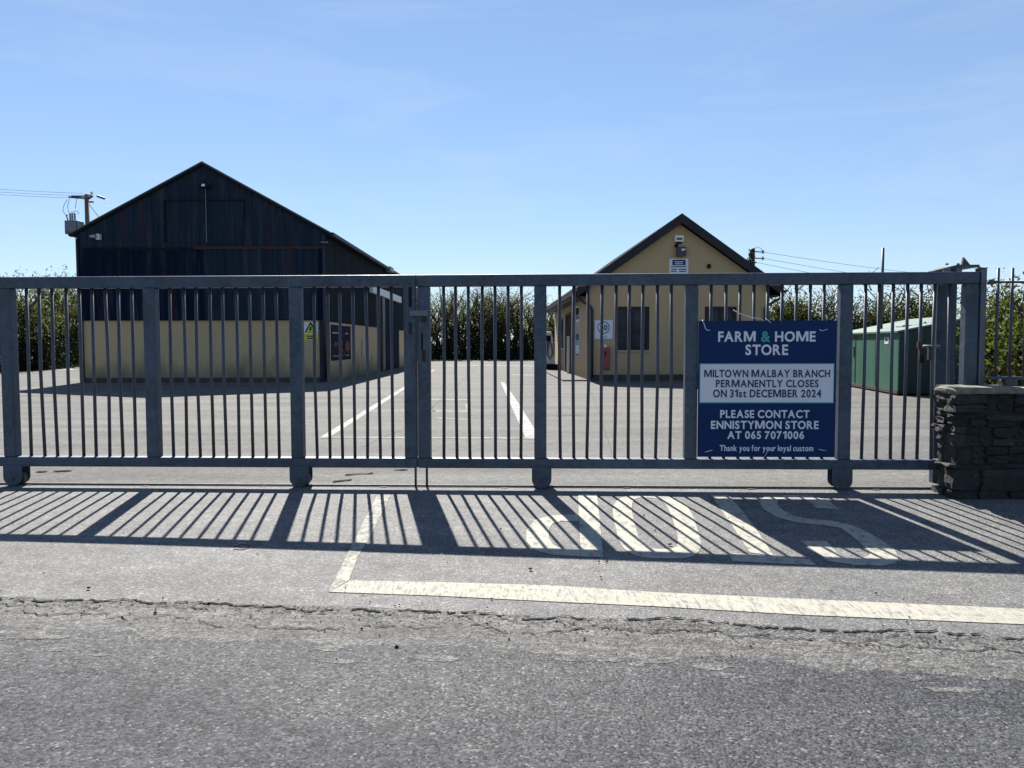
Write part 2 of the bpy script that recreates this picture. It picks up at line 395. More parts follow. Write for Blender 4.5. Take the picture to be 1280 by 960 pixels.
M['bark'] = simple('bark', (.045,.04,.03), (.08,.07,.057), .95, scale=9, spec=.05)

# ------------------------------------------------------------------ ground, yard, apron, road
def grid_sheet(name, xs, ys, dz, mat):
    mb = MB(); nx = len(xs)
    mb.v = [(x, y, zg(x, y) + dz) for y in ys for x in xs]
    mb.f = [(j*nx+i, j*nx+i+1, (j+1)*nx+i+1, (j+1)*nx+i) for j in range(len(ys)-1) for i in range(nx-1)]
    return kind(mb.build(name, mat, upfix=True, smooth=True), 'structure')
far = [-900, -300, -100, -60, -40, -30, -22, -16]
xs_far = far + list(np.arange(-12, 12.1, 1.)) + [-v for v in far[::-1]]
grid_sheet('ground', xs_far, [-300, -60, -20] + list(np.arange(-6, 9, 1.)) + [12, 20, 40, 70, 120, 300, 1200], -.05, M['field'])
grid_sheet('yard', [-45, -35, -25, -16] + list(np.arange(-12, 12.1, .5)) + [16, 22, 26], list(np.arange(6.2, 9, .25)) + [12, 20, 30, 40, 50, 63], 0, M['yard'])

rng = random.Random(3)
def edge_from_pixels(pts, extend=60):
    q = [G(*p) for p in pts]
    xs = [p.x for p in q]; ys = [p.y for p in q]
    s = (ys[-1] - ys[0]) / (xs[-1] - xs[0])
    def f(x):
        if x < xs[0]: return ys[0] + s * (x - xs[0])
        if x > xs[-1]: return ys[-1] + s * (x - xs[-1])
        return float(np.interp(x, xs, ys))
    return f
road_edge = edge_from_pixels([(0,788), (320,800), (640,815), (960,832), (1280,852)])
margin_edge = edge_from_pixels([(0,748), (320,757), (640,770), (960,783), (1280,800)])
def walk(n, amp, keep, seed):
    r = random.Random(seed); v = 0; out = []
    for _ in range(n): v = v * keep + r.uniform(-amp, amp); out.append(v)
    return out
def ragged_sheet(name, f_top, f_bot, dz, mat, amp, seed, rows, x0=-40, x1=40):
    xs = list(np.arange(x0, -5, 1.)) + list(np.arange(-5, 5, .03)) + list(np.arange(5, x1 + .1, 1.))
    jt = walk(len(xs), amp, .8, seed); jb = walk(len(xs), amp, .8, seed + 1)
    mb = MB(); n = rows + 1
    for i, x in enumerate(xs):
        yt = f_top(x) + jt[i]; yb = f_bot(x) + (jb[i] if rows < 8 else 0)
        for k in range(n):
            y = yt + (yb - yt) * k / rows
            mb.v.append((x, y, zg(x, y) + dz))
    mb.f = [(i*n+k, i*n+k+1, (i+1)*n+k+1, (i+1)*n+k) for i in range(len(xs)-1) for k in range(rows)]
    return kind(mb.build(name, mat, upfix=True, smooth=True), 'structure')
# entrance apron of worn asphalt between road and gate
ragged_sheet('entrance_apron', lambda x: gate_line(x) + .12, lambda x: road_edge(x) - .8, .004, M['apron'], .0, 5, 24)
ragged_sheet('road_margin', margin_edge, lambda x: road_edge(x) - .12, .006, M['margin'], .014, 11, 5)
ragged_sheet('road', road_edge, lambda x: -7 - .12 * x, .008, M['road'], .03, 21, 30)

isl = MB(); r = random.Random(55)
for k in range(46):
    x = r.uniform(-4.5, 4.2); y = road_edge(x) - abs(r.gauss(0, .10)) - .02; a, b2 = r.uniform(.03, .16), r.uniform(.012, .04); n = 14
    p = [(x + a * math.cos(t_) * r.uniform(.6, 1.1), y + b2 * math.sin(t_) * r.uniform(.6, 1.1)) for t_ in [6.283 * i / n for i in range(n)]]
    isl.add([(u, v, zg(u, v) + .0095) for u, v in p], [tuple(range(n))])
kind(isl.build('road_margin', M['margin'], upfix=True), 'structure')
def crack(name, pts, wid, seed, jit=.012, dz=.0105, step=.022, gap=0.):
    """a broken dark fissure following ground points"""
    r = random.Random(seed); mb = MB(); path = []
    for a, b in zip(pts[:-1], pts[1:]):
        n = max(2, int((b - a).length / step))
        path += [a.lerp(b, k / n) for k in range(n)]
    path.append(pts[-1]); off = walk(len(path), jit, .9, seed)
    run = []
    def flush():
        if len(run) > 2: mb.strip([p + Vector((0, q, 0)) for p, q in run], [p - Vector((0, q, 0)) for p, q in run], 1, dz, 1)
        run.clear()
    for i, p in enumerate(path):
        if r.random() < gap: flush()
        run.append((p + Vector((off[i] * .5, off[i], 0)), wid * r.uniform(.25, 1.)))
    flush()
    return kind(mb.build(name, M['crack'], upfix=True), 'structure')
xs = np.arange(-5, 4.6, .5)
crack('road_crack', [Vector((x, margin_edge(x) - .01, 0)) for x in xs], .013, 31, .02, gap=.16)
crack('road_crack', [Vector((x, margin_edge(x) - .10 - .02 * math.sin(x * 1.7), 0)) for x in xs], .005, 32, .02, gap=.28)
crack('road_crack', [Vector((x, margin_edge(x) - .19 + .05 * math.sin(x * .9), 0)) for x in xs], .006, 33, .022, gap=.22)
crack('yard_crack', [G(*p) for p in ((452,559), (478,548), (508,534), (540,510), (566,487), (600,456))], .018, 34, .02, gap=.03)
crack('yard_crack', [G(*p) for p in ((734,478), (742,498), (750,520), (765,567))], .013, 35, .01)
crack('yard_crack', [G(*p) for p in ((695,520), (728,519))], .02, 36, .01)
for k, pts in enumerate([((400,599), (432,594), (466,592)), ((410,603), (440,600)), ((492,588), (512,587)), ((40,590), (90,589))]):
    crack('tar_patch', [G(*p) for p in pts], .05, 40 + k, .02, .008, .05, gap=.2)

# painted markings
def paint(name, strips, mat, dz=.0075, nu=3, sub=3):
    mb = MB()
    for A, B in strips: mb.strip([G(*p) for p in A], [G(*p) for p in B], nu, dz, sub)
    return kind(mb.build(name, mat, upfix=True), 'structure')
paint('stop_line', [([(438,727), (560,729.5), (685,733), (820,741.7), (1000,750), (1280,762.5), (1500,772)],
                     [(411,741.5), (540,746), (690,753.5), (820,759.5), (1000,770), (1280,782), (1500,792)])], M['stop_paint'], sub=12)
paint('edge_line', [([(436,727), (447,698), (465,668), (488,620)], [(412,740), (437,698), (452,668), (466,640)][:0] or [(411,741), (431,700), (447,668), (471,620)])], M['faded_paint'], sub=6)
def sup(c, n=44, e=3.4):
    out = []
    for k in range(n + 1):
        a = 2 * math.pi * k / n
        u = .5 + .5 * math.copysign(abs(math.cos(a)) ** (2 / e), math.cos(a)); v = .5 + .5 * math.copysign(abs(math.sin(a)) ** (2 / e), math.sin(a))
        fl, fr, nr, nl = c
        x = (fl[0]*(1-u) + fr[0]*u) * (1-v) + (nl[0]*(1-u) + nr[0]*u) * v
        y = (fl[1]*(1-u) + fr[1]*u) * (1-v) + (nl[1]*(1-u) + nr[1]*u) * v
        out.append((x, y))
    return out
z3 = lambda l: [(860 + a / 4.571, 600 + b / 4.571) for a, b in l]
paint('stop_lettering', [
    ([(722.5,618.6), (724,655), (726,697)], [(746,618.6), (750,655), (754,697.5)]),
    ([(723,644), (692,645), (670,650), (658,664), (658,678), (668,689), (690,694.5), (725.4,697)],
     [(723,652.5), (702,652.5), (691,655), (686,663), (686,674), (691,682), (702,687), (725.3,688)]),
    (sup([(760,619.5), (858,620.5), (884,700), (778,699)]), sup([(785,622.5), (832,623.5), (853,688), (801,687)])),
    ([(888.4,619.5), (913,655), (937,691.8)], [(911,620), (940,655), (967,696)]),
    ([(909,692), (960,696), (1011,700.5)], [(916,703), (968,705.5), (1021,708)]),
    (z3([(860,170),(800,120),(700,95),(560,90),(440,97),(402,125),(430,170),(500,215),(620,248),(760,262),(870,278),(930,320),(985,370),(1020,400),(1040,430),(1020,443),(960,450),(890,447),(850,420),(790,355)]),
     z3([(735,165),(690,125),(640,112),(560,110),(515,118),(510,145),(545,180),(600,208),(700,230),(830,238),(930,262),(1040,310),(1120,360),(1180,405),(1200,445),(1195,478),(1110,497),(960,492),(800,470),(640,352)])),
], M['letter_paint'], sub=3)
paint('bay_line', [([(400,546.5), (455,513.5), (508,481.5), (540,462.5)], [(412,546.5), (464,513.5), (514,481.5), (544,462.5)])], M['yard_paint'], .003)
paint('bay_line', [([(657,547.5), (640,510), (625.5,478)], [(675,547.5), (652,510), (630.5,478)])], M['yard_paint'], .003)
paint('cross_line', [([(400,546.2), (530,546.6), (668,547)], [(400,548), (530,548.4), (668,548.8)])], M['faint_paint'], .0045)
paint('faint_marking', [([(508,512), (545,513.5)], [(506,514), (545,515.5)]), ([(540,513), (584,513.5)], [(540,514.5), (585,515)]),
                        ([(536,498.5), (584,499)], [(536,500), (584,500.5)]), ([(545,522), (586,524)], [(543,523), (586,525)]),
                        ([(581,505), (583,513.5)], [(584.5,505), (587,513.5)]), ([(505,517), (530,517.5)], [(504,518), (530,518.5)])], M['faint_paint'], .003)
paint('faint_marking', [([(0,460.5), (44,460)], [(0,462.3), (44,461.8)]), ([(48,462), (92,461)], [(48,463.3), (92,462.3)])], M['yard_paint'], .003)
paint('faint_marking', [([(560,456), (668,457)], [(560,457), (668,458)]), ([(640,468), (668,468.5)], [(640,469), (668,469.5)])], M['faint_paint'], .003)

# loose grit: far too small and many to count
mb = MB(); r = random.Random(8)
for k in range(420):
    x = r.uniform(-4.5, 4.5); u = r.random()
    y = margin_edge(x) - .12 + r.gauss(0, .16) if u < .55 else r.uniform(3.3, 6.8)
    z = zg(x, y) + .011; q = abs(r.gauss(0, .003)) + .0018
    a = r.uniform(0, 6.28); c_, s_ = math.cos(a) * q, math.sin(a) * q
    mb.add([(x+c_, y+s_, z), (x-s_, y+c_, z), (x-c_*1.3, y-s_, z), (x+s_, y-c_*.8, z), (x+c_*.2, y+s_*.2, z + q*1.1)], [(0,1,4), (1,2,4), (2,3,4), (3,0,4)])
r = random.Random(19)
for k in range(1500):
    x = r.uniform(-4.8, 4.3); y = margin_edge(x) - abs(r.gauss(0, .05)) - (.0 if r.random() < .6 else r.uniform(0, .2)); z = zg(x, y) + .009; q = r.uniform(.0015, .0045); a = r.uniform(0, 6.28)
    mb.add([(x + 2.2*q*math.cos(a + t_) * r.uniform(.6, 1.2), y + q*math.sin(a + t_), z) for t_ in (0, 1.3, 2.6, 3.9, 5.2)], [(0,1,2,3,4)])
kind(mb.build('grit', M['crack']), 'stuff')
def pebble(px, py, s, label, mat, elong=1.):
    g = G(px, py); rr = random.Random(int(px)); bm = bmesh.new(); bmesh.ops.create_icosphere(bm, subdivisions=2, radius=s)
    for v in bm.verts: v.co *= rr.uniform(.82, 1.1); v.co.z *= .6; v.co.x *= elong
    me = bpy.data.meshes.new('stone'); bm.to_mesh(me); bm.free()
    o = link('stone', me, mat); o.location = (g.x, g.y, g.z + .012 + s * .4)
    return tag(o, label, 'stone', 'loose stones on the asphalt')
pebble(663, 714, .013, 'dark pebble lying between the gate shadow and the stop line', M['plinth'])
pebble(837, 683, .012, 'dark pebble lying inside the painted letter O', M['plinth'], 1.5)
pebble(111, 738, .011, 'small dark pebble alone on the asphalt at the left', M['plinth'])
pebble(751, 724, .008, 'tiny dark pebble just above the middle of the stop line', M['plinth'])
g0 = G(292, 687)
mb = MB(); mb.tube([g0 + Vector((0, 0, .02)), G(302, 687) + Vector((0, .012, .035)), G(312, 685.5) + Vector((0, 0, .02))], [.006, .009, .004], 6)
tag(mb.build('twig', M['bark']), 'short dark twig lying at the edge of the gate shadow', 'twig')

# ------------------------------------------------------------------ the gate
PHI = math.atan(-.0375)
GO = Vector((0, 6.925, 0))
GM = Matrix.Translation(GO) @ Matrix.Rotation(PHI, 4, 'Z'); GI = GM.inverted()
def gl(px, py, yoff=0.):
    """a point of the gate's own plane in gate coordinates"""
    d = GI.to_3x3() @ ray(px, py); o = GI @ Vector((0, 0, CAM_H))
    t = (yoff - o.y) / d.y; return o + d * t
gx = lambda px: gl(px, 465).x
ZT, ZS, ZU, ZL = 1.919, 1.815, .272, .183
def gate_leaf(label, secs, x_left, x_right, seed):
    rr = random.Random(seed)
    t = thing('sliding_gate', label, 'gate', GO, PHI, 'sliding gate leaves')
    MB().box(x_left, x_right, -.05, .05, ZS, ZT).build('top_rail', M['galv'], t, bevel=.008, world=False)
    MB().box(x_left, x_right, -.05, .05, ZL, ZU).build('bottom_rail', M['galv'], t, bevel=.008, world=False)
    posts = sorted(set([p for s in secs for p in s[:2]]))
    for p in posts:
        MB().box(p - .055, p + .055, -.048, .048, ZU + .001, ZS - .001).build('post', M['galv'], t, bevel=.008, world=False)
    for a, b, n in secs:
        gap = (b - a - .11) / (n + 1)
        for k in range(n):
            x = a + .055 + gap * (k + 1) + rr.uniform(-.003, .003); q = rr.uniform(-.004, .004)
            MB().tube([(x - q, 0, ZU - .004), (x + q * 1.5 + rr.choice((0, 0, 0, .007, -.006)), rr.uniform(-.005, .005), (ZU + ZS) / 2), (x + q, 0, ZS + .004)], .0145, 10).build('bar', M['galv_bar'], t, smooth=True, world=False)
    return t
def wheel(t, x):
    pts = [(-.088, .20), (-.088, .085)] + [(.088 * -math.cos(a), .08 - .072 * math.sin(a)) for a in np.linspace(.25, math.pi - .25, 9)] + [(.088, .085), (.088, .20)]
    h = MB().prism([(x + a, b) for a, b in pts], -.062, -.054)
    h = h.build('wheel_housing', M['galv'], t, bevel=.002, world=False)
    MB().prism([(x + a, b) for a, b in pts], .054, .062).build('back_plate', M['galv'], h, bevel=.002, world=False)
    wv = MB().tube([(x + .015, -.03, .072), (x + .015, .03, .072)], .07, 24).build('wheel', M['rubber'], h, world=False)
    MB().tube([(x, -.072, .07), (x, .072, .07)], .016, 10).build('axle_bolt', M['dark_steel'], h, world=False)

xl = [gx(p) for p in (12.5, 191, 371.5, 513.5)]
step = xl[1] - xl[0]
secsL = [(xl[0] - 2*step, xl[0] - step, 9), (xl[0] - step, xl[0], 9), (xl[0], xl[1], 9), (xl[1], xl[2], 9), (xl[2], xl[3], 7)]
xr = [gx(p) for p in (530.5, 675.3, 863, 1054.5, 1209.5)]
secsR = [(xr[0], xr[1], 7), (xr[1], xr[2], 9), (xr[2], xr[3], 9), (xr[3], xr[4], 7)]
mid = (xl[3] + xr[0]) / 2
left = gate_leaf('left leaf of the galvanised steel sliding gate, standing in front of the navy shed', secsL, xl[0] - 2*step - .055, mid - .004, 1)
right = gate_leaf('right leaf of the galvanised steel sliding gate, carrying the blue notice board', secsR, mid + .004, xr[4] + .055, 2)
for x in (xl[0] - 2*step, xl[0] + .03, xl[2] + .02): wheel(left, x)
for x in (xr[1] + .012, xr[3] - .015): wheel(right, x)
# latch hardware at the meeting stiles
def lp(px, py): p = gl(px, py, -.055); return p
def plate(t, name, px0, px1, py0, py1, mat, y0=-.062, y1=-.0485):
    a, b2 = lp(px0, py1), lp(px1, py0)
    return MB().box(a.x, b2.x, y0, y1, a.z, b2.z).build(name, mat, t, bevel=.002, world=False)
pl = plate(left, 'latch_plate', 506.5, 519, 356, 421, M['galv'])
plate(left, 'slot', 511, 514.5, 359, 384, M['black'], -.066, -.0625).parent = pl
plate(left, 'slot', 511, 515, 403, 418, M['rust'], -.066, -.0625).parent = pl
pr = plate(right, 'latch_plate', 524, 535.5, 394, 473, M['galv'])
plate(right, 'slot', 526.5, 528.5, 416, 438, M['black'], -.066, -.0625).parent = pr
plate(right, 'slot', 527.5, 532, 438, 452, M['rust'], -.066, -.0625).parent = pr
plate(right, 'latch_catch', 527, 532.5, 395.5, 403, M['rust'], -.072, -.0625)
plate(left, 'latch_bar', 512.5, 535, 388, 395, M['galv_light'], -.085, -.0665)
for t, px in ((left, 519.5), (right, 533.5)):
    p = gl(px, 595)
    MB().tube([(p.x, 0, .012), (p.x, 0, .30)], .011, 8).build('drop_rod', M['dark_steel'], t, smooth=True, world=False)
# ground track under the wheels
t = thing('gate_track', 'thin dark steel track laid across the entrance under the gate wheels', 'gate track', GO, PHI)
MB().prism_x([(-.02, 0), (.02, 0), (.02, .008), (.006, .009), (.004, .022), (-.004, .022), (-.006, .009), (-.02, .008)], -9.5, 4.0).build('rail', M['dark_steel'], t, world=False)
for k in range(12):
    MB().box(-8.9 + k * 1.1, -8.84 + k * 1.1, -.045, .045, .0, .0075).build('fixing_plate', M['rust'], t, world=False)

# ------------------------------------------------------------------ the notice board tied to the gate
YB = -.075
A, B = gl(871.5, 571, YB), gl(1046.5, 400.5, YB)
t = thing('notice_board', 'large dark blue FARM & HOME STORE closing notice tied to the gate bars', 'sign', GM @ Vector(((A.x + B.x) / 2, YB, A.z)), PHI)
OFF = Vector(((A.x + B.x) / 2, YB, A.z))
def bl(px, py): return gl(px, py, YB) - OFF
a, b2 = bl(871.5, 571), bl(1046.5, 400.5)
MB().box(a.x, b2.x, 0, .006, a.z, b2.z).build('panel', M['sign_blue'], t, world=False)
a, b2 = bl(873.8, 504), bl(1043, 454)
MB().box(a.x, b2.x, -.0012, -.0002, a.z, b2.z).build('teal_border', M['sign_teal'], t, world=False)
a, b2 = bl(875, 502.7), bl(1041.8, 455.2)
MB().box(a.x, b2.x, -.0022, -.0014, a.z, b2.z).build('white_panel', M['sign_white'], t, world=False)
def line(body, px0, px1, py0, py1, mat, y, bold=.028, sp=.10):
    a, b2 = bl(px0, py1), bl(px1, py0)
    link('lettering', text_mesh(body, a.x, b2.x, a.z, b2.z, y, bold, spacing=sp), mat, t)
# pixel boxes of the lines: cap height top to bottom
line('FARM', 897.5, 944.5, 414, 427.3, M['sign_text'], -.0008)
line('&', 951, 963, 414, 427.5, M['sign_teal'], -.0008)
line('HOME', 968.5, 1019.5, 414, 427.3, M['sign_text'], -.0008)
line('STORE', 931.5, 985, 430.5, 444, M['sign_text'], -.0008)
line('MILTOWN MALBAY BRANCH', 880, 1037.5, 462, 471.8, M['sign_navy'], -.0030)
line('PERMANENTLY CLOSES', 894.5, 1023, 474.6, 484.2, M['sign_navy'], -.0030)
line('ON 31st DECEMBER 2024', 891, 1026.5, 486.8, 496.8, M['sign_navy'], -.0030)
line('PLEASE CONTACT', 900, 1011.8, 512.5, 522.5, M['sign_text'], -.0008)
line('ENNISTYMON STORE', 888.5, 1023.2, 526, 536.2, M['sign_text'], -.0008)
line('AT 065 7071006', 909, 1005, 538.8, 548.8, M['sign_text'], -.0008)
line('Thank you for your loyal custom', 899.5, 1016.5, 556.5, 566, M['sign_text'], -.0008, .022, .085)
def tie(pts, rad=.0035):
    MB().tube([bl(*p[:2]) + Vector((0, p[2] if len(p) > 2 else -.006, 0)) for p in pts], rad, 6).build('cable_tie', M['white_tie'], t, smooth=True, world=False)
tie([(878,400,.01), (879.5,404), (882,411.5), (884,413), (887,412.6)])
tie([(917.5,387.5,.03), (926,392,.02), (938,396.5,.005), (952,399,-.006), (954,402,-.004)])
tie([(957,398,.01), (961,401.5), (963,403.5)], .0025)
tie([(1024,412), (1027.5,413.5), (1034,411.5)], .003)
tie([(881,565), (886,563.6), (890,562.6)], .003)
tie([(1023,561.5), (1028,562.6), (1032.5,563.2)], .003)
tie([(955,571), (958,566), (960,561)], .002)

# ------------------------------------------------------------------ end posts, guide bracket, stone wall, railing
def fr(px, Y): return (px - 640) / FPX * Y
YW = 6.72
x0 = P(1225.4, 400, YW).x; x1 = P(1232.4, 400, YW).x
t = thing('gate_stop_post', 'tall galvanised square stop post at the right end of the gate, behind the stone wall', 'post', ((x0+x1)/2, YW, 0))
MB().box(x0, x1, YW, YW + .10, 0, P(1229, 335.3, YW).z).build('post', M['galv_light'], t, bevel=.006)
MB().box(x0 - .004, x1 + .004, YW - .004, YW + .104, P(1229, 335.3, YW).z, P(1229, 335.3, YW).z + .006).build('cap', M['galv'], t)
YC = 7.12
t = thing('guide_post', 'pair of dark galvanised uprights behind the gate end with roller bracket on top', 'post', (P(1184, 400, YC).x, YC, 0))
ztop = P(1184, 338, YC).z
for a, b2, nm in ((1171, 1186, 'upright'), (1187, 1195.5, 'upright')):
    MB().box(P(a, 400, YC).x, P(b2, 400, YC).x, YC, YC + .07, 0, ztop).build(nm, M['galv'], t, bevel=.005)
yb = GM @ Vector((gx(1190), 0, 0))
zp = ZT + .05
xa, xb, xc = P(1167, 336, 6.9).x, P(1189, 332, 6.9).x, P(1216, 332, 6.9).x
br = MB().hexa([(xa, 6.9, zp - .045), (xb, 6.8, zp - .003), (xb, 7.15, zp - .003), (xa, 7.0, zp - .045), (xa, 6.9, zp - .025), (xb, 6.8, zp + .018), (xb, 7.15, zp + .018), (xa, 7.0, zp - .025)])
br.box(xb, xc, 6.8, 7.15, zp - .003, zp + .018)
br = br.build('guide_bracket', M['dark_steel'], t)
MB().prism([(P(1203.5, 330, 6.8).x, zp + .019), (P(1213.5, 330, 6.8).x, zp + .019), (P(1205.5, 330, 6.8).x, zp + .085)], 6.81, 6.835).build('fin', M['dark_steel'], br)
for px in (1187.5, 1201.5):
    x = P(px, 335, 6.78).x
    rl = MB().tube([(x, 6.83, ZT + .004), (x, 6.83, ZT + .042)], .032, 14).build('guide_roller', M['galv_light'], br)
    MB().tube([(x, 6.83, zp + .0185), (x, 6.83, zp + .032)], .013, 8).build('nut', M['galv'], rl)
# slide bolt hung at the gate end
q = lambda px, py: P(px, py, 6.78)
sb = MB().tube([q(1154, 433), q(1175, 433)], .012, 8).build('slide_bolt', M['galv_light'], t, smooth=True)
MB().box(q(1158, 0).x, q(1162, 0).x, 6.77, 6.80, q(0, 437).z, q(0, 429.5).z).box(q(1159.5, 0).x, q(1163, 0).x, 6.765, 6.79, q(0, 451).z, q(0, 437.2).z).build('bolt_staple', M['rust'], sb)
MB().box(q(1161, 0).x, q(1165, 0).x, 6.76, 6.785, q(0, 456).z, q(0, 446.5).z).build('padlock', M['black'], sb, bevel=.004)
MB().box(q(1171.5, 0).x, q(1174.5, 0).x, 6.77, 6.80, q(0, 452).z, q(0, 436).z).build('keeper', M['rust'], sb)

XW0, YW0, YW1, ZW = 3.715, 6.44, 6.76, .875
XW1 = 10.5
t = thing('stone_wall', 'low rough stone wall with lichened cap at the right of the gate', 'wall', (XW0, YW0, 0))
mb = MB(); rr = random.Random(12)
def stone(x0, x1, y0, y1, z0, z1, j=.010):
    # a pillow-ish block: the two visible faces are cut into a 3x3 grid and pushed about
    bm = bmesh.new(); bmesh.ops.create_cube(bm, size=1); bmesh.ops.subdivide_edges(bm, edges=bm.edges, cuts=2, use_grid_fill=True)
    for v in bm.verts:
        n_edge = sum(abs(abs(c) - .5) < 1e-4 for c in v.co)
        k = 1 - .05 * (n_edge - 1) * rr.uniform(.4, 1.4)
        p = Vector((x0 + (v.co.x * k + .5) * (x1 - x0), y0 + (v.co.y * k + .5) * (y1 - y0), z0 + (v.co.z * k + .5) * (z1 - z0)))
        p += Vector((rr.uniform(-j, j), rr.uniform(-j, j), rr.uniform(-j * .6, j * .6)))
        v.co = p
    bm.verts.index_update()
    mb.add([v.co for v in bm.verts], [[v.index for v in f.verts] for f in bm.faces]); bm.free()
z = -.14
tilt = lambda x, k: .012 * math.sin(x * 2.1 + k * 1.7) + .008 * math.sin(x * 5.3 + k)
row = 0
while z < ZW - .02:
    h = min(rr.choice((.05, .07, .09, .12, .16)) * rr.uniform(.85, 1.2), ZW - z); row += 1
    if ZW - z - h < .045: h = ZW - z
    x = XW0; first = True
    while x < XW1:
        l = rr.choice((.10, .16, .24, .38, .55)) * rr.uniform(.8, 1.25) if not first else rr.uniform(.10, .34)
        d = rr.uniform(-.022, .018); e0, e1 = tilt(x, row), tilt(x, row + 1)
        if z > ZW - .2: e0 = e1 = 0
        zs = [z + e0, z + h + (0 if z + h > ZW - .02 else e1)]
        parts = [(zs[0], zs[1])]
        if h > .10 and rr.random() < .45:
            zm = zs[0] + (zs[1] - zs[0]) * rr.uniform(.35, .65); parts = [(zs[0], zm), (zm, zs[1])]
        for za_, zb_ in parts:
            if first:
                cut = rr.uniform(.09, .22); k = rr.uniform(-.03, .03)
                stone(x + k, x + l - .004, YW0 + d, YW0 + cut - .004, za_ + .002, zb_ - .002, .011)
                stone(x + rr.uniform(-.03, .03), x + l - .004, YW0 + cut, YW1, za_ + .002, zb_ - .002, .011)
            else: stone(x, x + l - .004, YW0 + d + rr.uniform(-.01, .01), YW0 + .17, za_ + .002, zb_ - .002, .012)
        x += l; first = False
    z += h
mb.build('stonework', M['stone'], t)
MB().box(XW0 + .03, XW1, YW0 + .03, YW1 - .03, -.2, ZW).build('core', M['mortar'], t)
mb = MB(); x = XW0 - .02
while x < XW1:
    l = rr.uniform(.3, .6); stone(x, x + l - .004, YW0 - .03 + rr.uniform(-.012, .012), YW1 + .02, ZW - .004, ZW + rr.uniform(.035, .06), .006); x += l
mb.build('cap', M['cap'], t)

YR = 6.62
t = thing('railing', 'dark steel railing with upright bars on top of the stone wall', 'railing', (P(1238, 400, YR).x, YR, .9))
zr1, zr0 = P(1250, 352.5, YR).z, P(1250, 472.5, YR).z
xs0 = P(1233, 400, YR).x
MB().tube([(xs0, YR, zr1), (XW1, YR, zr1)], .011, 8).build('rail', M['dark_steel'], t, smooth=True)
MB().box(xs0, XW1, YR - .018, YR + .018, zr0 - .012, zr0 + .012).build('rail', M['galv'], t)
pj = P(1238.5, 352.5, YR)
MB().box(pj.x - .022, pj.x + .02, YR - .02, YR + .02, pj.z - .022, pj.z + .022).build('rail_joint', M['dark_steel'], t, bevel=.006)
x = P(1246, 400, YR).x
while x < XW1:
    MB().tube([(x, YR, zr0 - .02), (x, YR, P(0, 337.5, YR).z)], .0125, 8).build('bar', M['galv_bar'], t, smooth=True)
    x += .122
for x in (P(1260, 480, YR).x, P(1260, 480, YR).x + 2.2, P(1260, 480, YR).x + 4.4):
    MB().box(x - .055, x + .055, YR - .05, YR + .05, .89, zr0 - .013).build('foot', M['dark_steel'], t, bevel=.008)

# ------------------------------------------------------------------ navy shed
YS, YSB = 26.6, 46.8
SL, SR = P(98.5, 400, YS).x, P(408.5, 400, YS).x
ze = P(255, 289, YS).z; za = P(253, 204, YS).z; xa = P(253, 204, YS).x
zc = P(255, 400.5, YS).z
shed = thing('metal_shed', 'long navy corrugated metal shed with pitched roof above cream block walls', 'shed', ((SL+SR)/2, YS, 0))
zf = P(255, 309.5, YS).z
MB().prism([(SL, zf), (SR, zf), (SR, ze), (xa, za - .06), (SL, ze)], YS, YS + .08).build('gable_cladding', M['clad_front'], shed)
MB().box(SL, SR, YS - .04, YS + .08, zc, zf - .001).build('lower_cladding', M['clad_low'], shed)
xm = P(256, 350, YS).x; xm1 = P(397.5, 350, YS).x
MB().box(xm, xm1, YS - .065, YS - .042, zc + .02, zf - .03).build('sheet_panel', M['clad_front'], shed)
MB().box(P(120, 0, YS).x, xm, YS - .06, YS - .042, zf - .09, zf - .02).build('flashing', M['black'], shed)
MB().box(xm - .3, P(404, 0, YS).x, YS - .09, YS - .066, zf - .06, zf + .03).build('flashing', M['rust'], shed)
MB().box(SL + .12, SR - .05, YS + .03, YS + .25, 0, zc - .001).build('wall', M['block'], shed)
MB().box(SL + .1, SR - .04, YS + .0, YS + .029, 0, .16).build('plinth', M['plinth'], shed)
# corner posts
MB().box(SL + .0, SL + .14, YS - .02, YS + .15, 0, zc - .001).build('corner_post', M['dark_steel'], shed)
MB().box(SR - .26, SR + .02, YS - .03, YS + .26, 0, zc - .001).build('corner_post', M['plastic_brown'], shed)
MB().tube([(SR - .06, YS - .1, .1), (SR - .06, YS - .1, ze - .15)], .05, 10).build('downpipe', M['dark_pipe'], shed, smooth=True)
MB().tube([(SL + .06, YS - .08, .1), (SL + .06, YS - .08, ze - .25)], .045, 10).build('downpipe', M['dark_pipe'], shed, smooth=True)
MB().box(SR - .14, SR + .1, YS - .16, YS - .06, ze - .42, ze - .38).build('pipe_bracket', M['galv_light'], shed)
# hatch outline in the gable and its centre stile
def pz(py): return P(256, py, YS).z
def pxs(px): return P(px, 280, YS).x
h = MB().box(pxs(207.5), pxs(305), YS - .018, YS - .002, pz(303), pz(251.5)).build('loft_hatch', M['clad_front'], shed)
f = MB().box(pxs(206.5), pxs(306), YS - .05, YS - .001, pz(251.5) + .002, pz(250)).box(pxs(206), pxs(207.4), YS - .05, YS - .001, pz(303), pz(251.5)).box(pxs(305.1), pxs(306.3), YS - .05, YS - .001, pz(275), pz(251.5))
f.build('hatch_frame', M['black'], h)
MB().tube([(pxs(258.5), YS - .06, pz(303)), (pxs(258.5), YS - .06, pz(236))], .016, 6).build('conduit', M['transformer'], shed)
